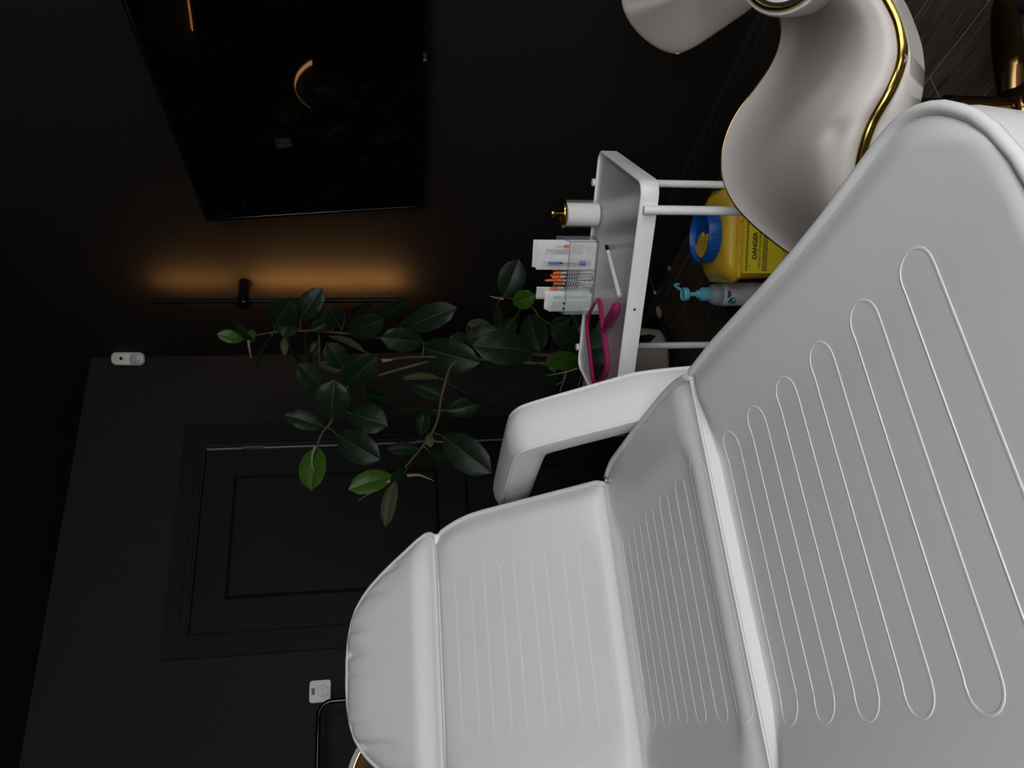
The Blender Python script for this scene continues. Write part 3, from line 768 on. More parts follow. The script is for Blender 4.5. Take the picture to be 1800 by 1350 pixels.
# label facing the camera side
lb = MB(); lb.box((-.104, -.0965, .095), (.076, -.0925, .205)); lo2 = lb.build('warning_label', M['yellowlab'], sb, smooth=False)
LT = Matrix.Translation((0, -.0970, 0)) @ Matrix.Rotation(pi / 2, 4, 'X')
tx = MB()
def lput(t, size, x, z, bold=0, mbx=None, rot=0):
    vs, fs = text_mesh(t, size, bold); mbx.X = LT @ Matrix.Translation((x, z, 0)) @ Matrix.Rotation(rot, 4, 'Z'); mbx.add(vs, fs); mbx.X = Matrix.Identity(4)
lput('DANGER', .0180, -.030, 0.1760, .0006, tx); lput('DESTROY BY INCINERATION', .0094, -.030, 0.1615, .0001, tx); lput('UN 3291', .0055, -.088, 0.1890, 0, tx); lput('UN 3291', .0055, .034, 0.1890, 0, tx)
lput('CLINICAL', .006, .016, 0.1380, 0, tx)
def lbars(mb, x0, x1, z, h, seed):
    rnd = random.Random(seed); x = x0
    while x < x1:
        ln = rnd.uniform(.003, .009); mb.box((x, -.0976, z), (min(x + ln, x1), -.0970, z + h)); x += ln + .0015
for i in range(2): lbars(tx, -.098, .044, .196 + i * .0038, .0022, 40 + i)
for i in range(4): lbars(tx, -.098, .000, .140 + i * .0036, .0018, 50 + i)
tx.build('print', M['print'], lo2, smooth=False)
dm = MB(); dm.add([(.004, -.0974, .096), (.024, -.0974, .116), (.004, -.0974, .136), (-.016, -.0974, .116)], [(0, 1, 2, 3)]); dm.build('hazard_diamond', M['labelwhite'], lo2, smooth=False)
bh = MB(); bh.X = LT @ Matrix.Translation((.004, .116, .0006))
for k in range(3):
    a0_ = pi / 2 + 2 * pi * k / 3; cxx, cyy = .0042 * cos(a0_), .0042 * sin(a0_)
    pts = [(cxx + .0042 * cos(a0_ + radians(40 + 280 * i / 16)), cyy + .0042 * sin(a0_ + radians(40 + 280 * i / 16)), 0) for i in range(17)]
    bh.tube(pts, .0009, n=5)
bh.tube([(.0032 * cos(2 * pi * k / 16), .0032 * sin(2 * pi * k / 16), 0) for k in range(16)], .0005, closed=True, n=5)
for sgn in (1,):
    bh.tube([(-.017, 0, 0), (0, .0155, 0), (.017, 0, 0), (0, -.0155, 0)], .0005, closed=True, n=5)
bh.build('biohazard_symbol', M['print'], lo2, smooth=False)

# ------------------------------------------------------------------ sanitiser bottle
SB = V((-.598, -1.469, 0))
bt = thing('pump_bottle', 'frosted sanitiser pump bottle with light blue pump on the floor beside the yellow bin', 'bottle', SB, 0)
MB().lathe([(0, 0), (.033, 0), (.036, .004), (.036, .178), (.0345, .192), (.028, .206), (.019, .213), (.0165, .214), (.0165, .222), (0, .222)], 40).build('bottle_body', M['bottle'], bt)
pm2 = MB()
prof = [(0, .214), (.0185, .214)]
pm2.lathe([(.0, .214), (.0190, .214), (.0190, .238), (.0165, .240), (.0125, .241), (.0125, .250), (.0085, .252), (.0065, .254), (.0065, .280), (.0, .280)], 28)
for k in range(20):
    a = 2 * pi * k / 20; pm2.box((.0188 * cos(a) - .001, .0188 * sin(a) - .001, .216), (.0188 * cos(a) + .001, .0188 * sin(a) + .001, .236))
pump = pm2.build('pump', M['cyan'], bt)
MB().lathe([(0, .279), (.019, .279), (.0205, .281), (.0205, .293), (.019, .2955), (.017, .2955), (.016, .292), (0, .292)], 28).build('pump_head', M['cyan'], pump)
nd = V((.60, .32, 0)).normalized()
MB().tube([(nd * .015 + V((0, 0, .288))), (nd * .045 + V((0, 0, .300))), (nd * .056 + V((0, 0, .302))), (nd * .062 + V((0, 0, .297))), (nd * .063 + V((0, 0, .286)))], [.0048, .0042, .0042, .0042, .0040], n=12).build('nozzle', M['cyan'], pump)
vd = (CAM_LOC - SB); va = math.atan2(vd.y, vd.x)
def cyl_patch(mb, a0_, a1_, z0, z1, r, n=14, shape=None):
    rows = []
    for i in range(n + 1):
        z = z0 + (z1 - z0) * i / n; r_ = []
        for k in range(n + 1):
            a = a0_ + (a1_ - a0_) * k / n; r_.append((r * cos(a), r * sin(a), z))
        rows.append(r_)
    mb.grid(rows)
lb = MB(); cyl_patch(lb, va - 1.75, va + 1.35, .030, .178, .0364, 30); lab_o = lb.build('label', M['labelwhite'], bt)
def disc_patch(mb, ac, zc, rad, r, a_from=0, a_to=2 * pi):
    n = 20; rows = []
    for q in range(7):
        rad_ = rad * q / 6 + 1e-5; r_ = []
        for k in range(n + 1):
            t = a_from + (a_to - a_from) * k / n; a = ac + rad_ * cos(t) / r; r_.append((r * cos(a), r * sin(a), zc + rad_ * sin(t)))
        rows.append(r_)
    mb.grid(rows)
dp = MB(); disc_patch(dp, va - .62, .150, .0125, .0367); dp.build('logo_disc', M['teal'], lab_o, smooth=False)
dp = MB(); disc_patch(dp, va - .50, .146, .005, .0369); disc_patch(dp, va - .78, .154, .003, .0369); dp.build('logo_hands', M['labelwhite'], lab_o, smooth=False)
dp = MB(); disc_patch(dp, va - .02, .168, .0115, .0367, pi, 2 * pi); dp.build('logo_half_disc', M['navy'], lab_o, smooth=False)
dp = MB()
for i in range(10): cyl_patch(dp, va + .35, va + .90, .160 - i * .0042, .1615 - i * .0042, .0367, 3)
dp.build('print', M['greyprint'], lab_o, smooth=False)
dp = MB()
dc = va + .82
dp.tube([(.0368 * cos(dc + a), .0368 * sin(dc + a), .108 + z) for a, z in ((0, -.010), (.27, 0), (0, .010), (-.27, 0))], .0007, closed=True, n=5)
dp.build('hazard_diamond', M['redprint'], lab_o, smooth=False)

# ------------------------------------------------------------------ swivel armchair
CA = V((-.880, -2.474, 0))
chair = thing('swivel_armchair', 'white shell armchair with gold trim on a gold swivel star base beside the bed', 'chair', CA)
def cl(p): return V(p) - CA
topc = [((1385, -170), 1.24), ((1350, -110), 1.30), ((1345, -40), 1.36), ((1358, 5), 1.39), ((1369, 30), 1.41), ((1372, 55), 1.43), ((1366, 88), 1.45), ((1350, 122), 1.475), ((1324, 160), 1.50), ((1299, 192), 1.52), ((1280, 228), 1.535), ((1269, 270), 1.545), ((1270, 312), 1.545), ((1288, 355), 1.53), ((1320, 392), 1.50), ((1362, 427), 1.46), ((1400, 455), 1.42), ((1445, 490), 1.37)]
botc = [((1452, -150), 1.17), ((1490, -110), 1.15), ((1526, -60), 1.13), ((1548, -15), 1.12), ((1565, 15), 1.115), ((1577, 42), 1.112), ((1583, 70), 1.11), ((1584, 98), 1.11), ((1576, 130), 1.115), ((1561, 163), 1.12), ((1545, 190), 1.13), ((1532, 214), 1.14), ((1520, 245), 1.15), ((1510, 285), 1.165), ((1505, 325), 1.18), ((1502, 370), 1.20), ((1500, 420), 1.22), ((1500, 470), 1.24)]
tp = crspline([cl(at(*p, d)) for p, d in topc], 4); bp_ = crspline([cl(at(*p, d)) for p, d in botc], 4)
NTc = len(tp)
def shell_pt(i, t):
    a, b = CA + bp_[i] - CAM_LOC, CA + tp[i] - CAM_LOC
    da, db = a.dot(fw), b.dot(fw)
    k = i / (NTc - 1); s_ = sin(pi * t)
    # upright padded front lip, then a dished seat that runs back and curls up at the far rim
    g = sstep(.15, 1.10, t) / sstep(.15, 1.10, 1.0)
    pinch = math.exp(-((k - .66) / .045) ** 2) * math.exp(-((t - .24) / .07) ** 2)
    d = da + (db - da) * g + .012 * pinch - .012 * sstep(0, .05, t) * (1 - sstep(.08, .22, t))
    return CAM_LOC - CA + (a / da).lerp(b / db, t) * d
NTt = 26
front = [[shell_pt(i, t / NTt) for t in range(NTt + 1)] for i in range(NTc)]
def gnorm(G, i, j):
    a = G[min(i + 1, len(G) - 1)][j] - G[max(i - 1, 0)][j]; b = G[i][min(j + 1, len(G[0]) - 1)] - G[i][max(j - 1, 0)]
    n = a.cross(b); return n.normalized() if n.length > 1e-9 else V((0, 0, 1))
backg = []
for i in range(NTc):
    r_ = []
    for j_ in range(NTt + 1):
        n = gnorm(front, i, j_)
        if n.dot(CAM_LOC - CA - front[i][j_]) > 0: n = -n
        r_.append(front[i][j_] + n * (.028 * sqrt(max(0.02, 1 - (2 * j_ / NTt - 1) ** 8))))
    backg.append(r_)
mb = MB(); mb.grid(front); mb.grid(backg)
mb.grid([[f[0] for f in front], [b[0] for b in backg]]); mb.grid([[f[-1] for f in front], [b[-1] for b in backg]])
mb.grid([front[0], backg[0]]); mb.grid([front[-1], backg[-1]])
shell = mb.build('seat_shell', M['cream'], chair, ang=50)
MB().tube([bp_[i] + (CAM_LOC - CA - bp_[i]).normalized() * .006 for i in range(NTc)], .0098, n=12).build('front_trim', M['gold'], shell)
MB().tube([tp[i] for i in range(NTc)], .0016, n=8).build('rim_trim', M['bronze'], shell)
# upholstered side below the trim
skp = [((1470, -150), 1.149), ((1508, -110), 1.129), ((1545, -60), 1.109), ((1568, -15), 1.099), ((1583, 20), 1.094), ((1592, 48), 1.094), ((1597, 75), 1.096), ((1600, 100), 1.099), ((1598, 135), 1.104), ((1594, 165), 1.114), ((1589, 195), 1.124), ((1584, 230), 1.139), ((1580, 270), 1.154), ((1577, 310), 1.174), ((1575, 350), 1.189), ((1573, 390), 1.209), ((1570, 425), 1.224), ((1568, 470), 1.244)]
sk = crspline([cl(at(*p, d)) for p, d in skp], 4)
mb = MB(); rows = [[bp_[i] - V((0, 0, .004)) for i in range(NTc)]]
rows.append([bp_[i].lerp(sk[i], .5) + (CAM_LOC - CA - sk[i]).normalized() * .004 for i in range(NTc)])
rows.append(sk)
for kk, dz in ((.75, -.012), (.35, -.012)): rows.append([V((p.x * kk, p.y * kk, sk[i].z * .5 + .16 + dz)) for i, p in enumerate(sk)])
mb.grid(rows); base_up = mb.build('seat_base', M['cream'], chair, ang=60)
# chipped spot
cp = MB(); e = cl(at(1593.5, 101, 1.090)); ex_ = (UP * -1); ey_ = RT
cp.add([e + ex_ * a + ey_ * b for a, b in ((-.0035, .006), (.0, .003), (.003, .001), (.0025, -.003), (-.001, -.005), (-.003, -.009), (-.0035, -.004), (-.001, .0))], [(0, 1, 2, 3, 4, 5, 6, 7)])
cp.v = [tuple(V(p) - (V(p) - (CAM_LOC - CA)).normalized() * .0) for p in cp.v]
cp.build('chip', M['chip'], base_up, smooth=False)['label'] = 'small chipped spot in the covering'
# far petal of the backrest
pet = [((1220, -190), 1.20), ((1150, -165), 1.24), ((1105, -100), 1.31), ((1092, -40), 1.38), ((1092, 0), 1.43), ((1100, 28), 1.46), ((1118, 55), 1.51), ((1142, 76), 1.55), ((1168, 90), 1.575), ((1192, 94), 1.58), ((1220, 83), 1.56), ((1250, 64), 1.53), ((1285, 40), 1.48), ((1320, 15), 1.43), ((1350, -15), 1.38), ((1372, -60), 1.30), ((1370, -120), 1.24), ((1310, -170), 1.20)]
pl_ = crspline([cl(at(*p, d)) for p, d in pet], 5, closed=True)
cen = sum(pl_, V()) / len(pl_); vdir = (CAM_LOC - CA - cen).normalized()
mb = MB(); rows = []
for s_ in (1.0, .985, .93, .8, .6, .35, .1):
    rows.append([cen + (p - cen) * s_ + vdir * (.012 * sqrt(max(0, 1 - s_ ** 6)) - .02 * (1 - s_ * s_)) for p in pl_])
mb.grid(rows, closed_u=True); mb.add(rows[-1], [tuple(range(len(pl_)))])
rows2 = []
for s_ in (1.0, .97, .9, .7, .4, .1): rows2.append([cen + (p - cen) * s_ - vdir * (.006 + .034 * sqrt(max(0, 1 - s_ ** 4)) * 1.0 + .012 * (1 - s_)) for p in pl_])
mb.grid([rows[0]] + rows2, closed_u=True); mb.add(rows2[-1], [tuple(range(len(pl_)))])
bk = mb.build('back_wing', M['cream'], chair, ang=60)
MB().tube([p - vdir * .001 for p in pl_], .0016, closed=True, n=8).build('rim_trim', M['bronze'], bk)
# rolled arm end with gold ring
rc = cl(at(1378, -62, 1.10)); rd = ((CAM_LOC - CA - rc).normalized() + V((.15, 0, .25))).normalized()
Xr = Matrix.Translation(rc) @ rd.to_track_quat('Z', 'Y').to_matrix().to_4x4()
mb = MB(); mb.X = Xr
mb.lathe([(0, -.19), (.050, -.19), (.060, -.14), (.067, -.06), (.069, -.012), (.067, -.002), (.062, .0), (0, .002)], 48)
arm = mb.build('arm_roll', M['cream'], chair)
mb = MB(); mb.X = Xr
mb.lathe([(.0605, -.002), (.0625, .003), (.061, .007), (.057, .008), (.0545, .005), (.0545, -.002), (.0605, -.002)], 48); mb.build('ring_trim', M['gold'], arm)
mb = MB(); mb.X = Xr
mb.lathe([(.0545, .001), (.0545, .0045), (.050, .0045), (.050, .001), (.0545, .001)], 48); mb.build('ring_seam', M['black'], arm)
# gold column and star base
MB().lathe([(0, .10), (.026, .10), (.026, .24), (.021, .245), (.021, .36), (0, .36)], 24).build('column', M['bronze'], chair)
MB().lathe([(0, .045), (.045, .045), (.052, .06), (.050, .10), (.036, .125), (.03, .13), (0, .13)], 32).build('hub', M['bronze'], chair)
for k in range(4):
    a = math.atan2(-.045, .196) + 2 * pi * k / 4
    d_ = V((cos(a), sin(a), 0)); s_ = V((-sin(a), cos(a), 0)); rows = []
    for q in range(13):
        t = q / 12; rad = .038 + .222 * t
        wd = .020 + .012 * sin(pi * min(1, t * 1.15)) - .006 * t; top = .122 - .030 * t - .014 * sstep(.75, 1, t); th = .034 - .010 * t
        if q == 12: wd *= .55; th *= .6
        rows.append([tuple(d_ * rad + s_ * (wd * sx) + V((0, 0, top + th * sz))) for sx, sz in ((-.55, 0), (0, .16), (.55, 0), (1, -.3), (.85, -.9), (0, -1), (-.85, -.9), (-1, -.3))])
    mb = MB(); mb.grid(rows, closed_u=True); mb.add(rows[0], [tuple(range(8))]); mb.add(rows[-1], [tuple(range(8))])
    lg = mb.build('base_arm', M['bronze'], chair, ang=60)
    e = d_ * .245
    cs = MB()
    for off in (-.011, .011): cs.tube([e + s_ * (off - .006) + V((0, 0, .024)), e + s_ * (off + .006) + V((0, 0, .024))], .024, n=18)
    cs.tube([e + V((0, 0, .03)), e + V((0, 0, .066))], .006, n=10)
    cs.build('castor', M['rubber'], lg)

# ------------------------------------------------------------------ television
TZ0, TZ1, TYF, TYN = 1.047, 1.776, -1.172, -2.470
tilt = radians(5.4)
tv = thing('television', 'large black flat television tilted forward on the right wall', 'television', (-.0475, (TYF + TYN) / 2, TZ0))
tv.rotation_euler = (0, -tilt, 0)
hy = (TYF - TYN) / 2; hz = TZ1 - TZ0
MB().box((.003, -hy + .004, .003), (.030, hy - .004, hz - .003), .004).build('back_housing', M['bezel'], tv)
fm = MB()
bw = .011
for a, b in (((0, -hy, 0), (.012, hy, bw + .004)), ((0, -hy, hz - bw), (.012, hy, hz)), ((0, -hy, bw), (.012, -hy + bw, hz - bw)), ((0, hy - bw, bw), (.012, hy, hz - bw))): fm.box(a, b, .002)
fm.build('bezel', M['blackgloss'], tv)
MB().box((.0025, -hy + bw - .002, bw), (.006, hy - bw + .002, hz - bw + .002)).build('screen', M['screen'], tv, smooth=False)
lg = MB(); vs, fs = text_mesh('LG', .0125, .0002)
lg.X = Matrix.Translation((-.0006, 0.004 - .010, .0078)) @ Matrix(((0, 0, -1, 0), (-1, 0, 0, 0), (0, 1, 0, 0), (0, 0, 0, 1)))
lg.add(vs, fs); lg.X = Matrix.Translation((-.0006, .010, .0078)) @ Matrix.Rotation(-pi / 2, 4, 'Y'); lg.lathe([(0, 0), (.0052, 0), (.0052, .0004), (0, .0004)], 20)
lg.build('logo', M['logo'], tv, smooth=False)
MB().box((.002, -.03, -.006), (.014, .03, .002), .002).build('sensor_bar', M['blackgloss'], tv)
MB().box((.028, -.18, .2), (.043, .18, .42), .003).build('wall_bracket', M['black'], tv)

# ------------------------------------------------------------------ wall bar lamp
LX, LY = -.089, -.628
lamp = thing('wall_bar_lamp', 'slim vertical black bar lamp glowing warmly onto the wall beside the television', 'lamp', (0, LY, 1.61))
MB().box((LX - .006, -.0085, 1.113 - 1.61), (LX + .010, .0085, 2.108 - 1.61), .002).build('bar', M['black'], lamp)
for z0, z1, lm in ((1.125, 1.726, 'led'), (1.786, 2.096, 'led_dim')):
    MB().box((LX + .0095, -.0055, z0 - 1.61), (LX + .0106, .0055, z1 - 1.61)).build('led_strip', M[lm], lamp, smooth=False)
br = MB(); br.X = Matrix.Translation((0, 0, 1.756 - 1.61)) @ Matrix.Rotation(-pi / 2, 4, 'Y')
br.lathe([(0, .0005), (.029, .0005), (.029, .106), (.027, .110), (0, .110)], 32); br.build('bracket', M['blackgloss'], lamp)

# ------------------------------------------------------------------ things on the far wall
# motion detector across the corner
md_ = thing('motion_detector', 'small white motion detector high in the corner of the walls', 'detector', (-.022, -.024, 2.392))
md_.rotation_euler = (0, radians(2), radians(-32))
mb = MB(); rows = []
for y, k in ((.016, .86), (.008, 1.0), (-.004, 1.0), (-.014, .93), (-.020, .76)):
    rows.append([(x * k, y, z * (1 - (1 - k) * .6)) for x, z in rrect(.032, .073, .026, 8)])
mb.grid(rows, closed_u=True); mb.add(rows[0], [tuple(range(36))]); mb.add(rows[-1], [tuple(range(36))]); mb.build('housing', M['plastic'], md_)
mb = MB(); rows = []
for y, k in ((-.012, 1.0), (-.020, .93), (-.023, .75)): rows.append([(x * k, y, -.036 + z * k) for x, z in rrect(.0265, .026, .014, 6)])
mb.grid(rows, closed_u=True); mb.add(rows[-1], [tuple(range(28))]); mb.build('lens', M['lens'], md_)
mb = MB(); mb.X = Matrix.Translation((.003, -.0195, .024)) @ Matrix.Rotation(pi / 2, 4, 'X'); mb.lathe([(0, 0), (.0075, 0), (.0075, .002), (.006, .003), (0, .003)], 20); mb.build('camera_eye', M['blackgloss'], md_)
mb = MB(); mb.X = Matrix.Translation((.003, -.0195, .050)) @ Matrix.Rotation(pi / 2, 4, 'X'); mb.lathe([(0, 0), (.002, 0), (.002, .001), (0, .001)], 12); mb.build('pin_hole', M['print'], md_)
# thermostat
th = thing('thermostat', 'small white wall thermostat with dial behind the black rail', 'thermostat', (-1.529, 0, 1.486))
mb = MB(); rows = []
for y, k in ((0, 1.0), (-.012, 1.0), (-.016, .965)): rows.append([(x * k, y, z * k) for x, z in rrect(.042, .042, .011, 6)])
mb.grid(rows, closed_u=True); mb.add(rows[-1], [tuple(range(28))]); mb.build('cover', M['plastic'], th)
mb = MB(); mb.X = Matrix.Translation((0, -.016, -.012)) @ Matrix.Rotation(pi / 2, 4, 'X'); mb.lathe([(0, 0), (.021, 0), (.021, .004), (.020, .005), (0, .005)], 32); dl = mb.build('dial', M['plastic'], th)
mb = MB(); mb.X = Matrix.Translation((0, -.0212, -.012)) @ Matrix.Rotation(pi / 2, 4, 'X')
mb.tube([(.0207 * cos(2 * pi * k / 40), .0207 * sin(2 * pi * k / 40), 0) for k in range(40)], .0004, closed=True, n=5)
for s_ in (-1, 1): mb.tube([(-.019 + .038 * k / 10, s_ * (.003 + .004 * ((k - 5) / 5) ** 2) + .004 * ((k - 5) / 5), 0) for k in range(11)], .0004, n=5)
mb.build('dial_lines', M['print'], dl)
mb = MB(); mb.box((-.012, -.0168, .020), (.014, -.0160, .033)); dsp = mb.build('display', M['greyprint'], th, smooth=False)
mb = MB()
for k in range(5):
    for r_ in range(2): mb.box((-.010 + k * .0046, -.0174, .0215 + r_ * .0055), (-.0072 + k * .0046, -.0168, .0255 + r_ * .0055))
mb.build('print', M['print'], dsp, smooth=False)
# black tubular rail in front of the wall
rail = thing('clothes_rail', 'thin black tubular rail with rounded corner standing at the far wall', 'rail', (-1.95, -.16, 0))
RZ, RXR, RXL = 1.474, .3725, -.50
pts = [(RXR, 0, .03)] + [(RXR, 0, z) for z in (.4, .8, 1.2, RZ - .05)]
for k in range(1, 8):
    a = pi / 2 * k / 8; pts.append((RXR - .05 + .05 * cos(a), 0, RZ - .05 + .05 * sin(a)))
pts += [(RXR - .05, 0, RZ), (0, 0, RZ), (RXL + .05, 0, RZ)]
for k in range(1, 8):
    a = pi / 2 + pi / 2 * k / 8; pts.append((RXL + .05 + .05 * cos(a), 0, RZ - .05 + .05 * sin(a)))
pts += [(RXL, 0, z) for z in (RZ - .05, 1.2, .8, .4, .03)]
MB().tube(pts, .0095, n=12).build('frame', M['blackgloss'], rail)
for x in (RXR, RXL):
    MB().tube([(x, -.14, .012), (x, .14, .012)], .012, n=12).build('foot', M['black'], rail)
# round backlit ring lamp
RCX, RCZ, RR = -1.888, 1.122, .240
rl = thing('ring_wall_lamp', 'round black ring lamp with warm glowing upper inner edge behind the headrest', 'lamp', (RCX, 0, RCZ))
mb = MB(); mb.X = Matrix.Rotation(pi / 2, 4, 'X')
mb.lathe([(RR + .004, .0005), (RR + .022, .0005), (RR + .022, .044), (RR + .020, .047), (RR + .004, .047), (RR + .002, .044), (RR + .004, .0005)], 72); mb.build('ring', M['blackgloss'], rl)
mb = MB(); mb.X = Matrix.Rotation(pi / 2, 4, 'X')
mb.grid([[((RR + .0012) * cos(radians(48 + 104 * k / 48)), (RR + .0012) * sin(radians(48 + 104 * k / 48)), z) for k in range(49)] for z in (.014, .0445)]); mb.build('led_arc', M['ringled'], rl)
# horizontal linear lamp at the left of the far wall, seen only as a reflection in the screen
hl = thing('linear_wall_lamp', 'slim horizontal warm lamp on the far wall, reflected as a line in the screen', 'lamp', (-2.80, 0, 1.86))
MB().box((-.37, -.05, -.012), (.37, -.036, .012), .002).build('bar', M['black'], hl)
MB().box((-.365, -.0405, .0122), (.365, -.0455, .0130)).build('led_strip', M['led'], hl, smooth=False)
for x in (-.25, .25): MB().tube([(x, -.0005, 0), (x, -.038, 0)], .012, n=14).build('bracket', M['black'], hl)

# ------------------------------------------------------------------ rubber plant
PC = V((-.315, -.470, 0))
MBs = MB().lathe([(0, .004), (.10, .004), (.165, .0), (.172, .003), (.200, .030), (.203, .036), (.196, .036), (.165, .010), (0, .010)], 56)
sc_o = MBs.build('plant_saucer', M['saucer'], None, loc=PC); tag(sc_o, 'black plant saucer on the floor under the cream pot', 'saucer')
plant = thing('rubber_plant', 'tall rubber plant with dark glossy leaves in a cream pot in the corner', 'plant', PC + V((0, 0, .0105)))
def pc(p): return V(p) - PC - V((0, 0, .0105))
MB().lathe([(0, 0), (.135, 0), (.143, .006), (.158, .20), (.165, .36), (.168, .378), (.162, .380), (.154, .36), (.150, .34), (0, .34)], 56).build('pot', M['pot'], plant)
MB().lathe([(.110, .342), (.128, .45), (.132, .452), (.132, .466), (.125, .468), (.120, .44), (0, .436)], 40).build('nursery_pot', M['darkpot'], plant)
mb = MB(); mb.lathe([(.118, .437), (.09, .446), (.04, .45), (0, .451)], 30); mb.build('soil', M['soil'], plant)
DP = 2.72
stems = [([(1040, 628, 2.78), (1000, 626, 2.76), (940, 623, 2.74), (890, 612, 2.74), (840, 604, 2.75), (790, 600, 2.76), (745, 603, 2.76), (700, 600, 2.76), (640, 590, 2.76), (560, 582, 2.75), (520, 582, 2.74), (475, 585, 2.72), (448, 590, 2.70)], .0085, .003, 0),
         ([(1045, 640, 2.70), (960, 640, 2.68), (860, 632, 2.67), (800, 636, 2.66), (778, 690, 2.62), (770, 735, 2.60), (757, 765, 2.58), (740, 788, 2.56), (718, 815, 2.54), (702, 835, 2.53)], .0075, .0035, 1),
         ([(860, 632, 2.68), (780, 628, 2.68), (725, 628, 2.68), (672, 633, 2.68)], .006, .005, 0),
         ([(780, 628, 2.72), (700, 650, 2.70), (640, 668, 2.66), (612, 680, 2.63), (590, 725, 2.58), (580, 745, 2.56), (566, 762, 2.55), (557, 785, 2.54)], .006, .0035, 1),
         ([(1030, 615, 2.82), (985, 580, 2.84), (950, 560, 2.85), (935, 540, 2.86), (900, 525, 2.86), (868, 522, 2.86)], .006, .003, 0)]
sm = MB(); spts = []
for pts, ra, rb, mi in stems:
    P = crspline([pc(at(x, y, d)) for x, y, d in pts], 6); n = len(P)
    sm.tube(P, [ra + (rb - ra) * i / (n - 1) for i in range(n)], n=9, mi=(1 if mi else 0))
    spts += [(p, i / (n - 1)) for i, p in enumerate(P)]
g0 = pc(at(1040, 628, 2.78)); sm.tube([V((0.0, 0, .44)), V((g0.x * .6, g0.y * .6, (g0.z + .44) / 2)), g0], [.011, .0095, .0085], n=9)
g1 = pc(at(1045, 640, 2.70)); sm.tube([V((-.02, -.02, .44)), V((g1.x * .6, g1.y * .6, (g1.z + .44) / 2)), g1], [.010, .0085, .0075], n=9)
g2 = pc(at(1030, 615, 2.82)); sm.tube([V((.02, .02, .44)), V((g2.x * .6, g2.y * .6, (g2.z + .44) / 2)), g2], [.008, .007, .006], n=9)

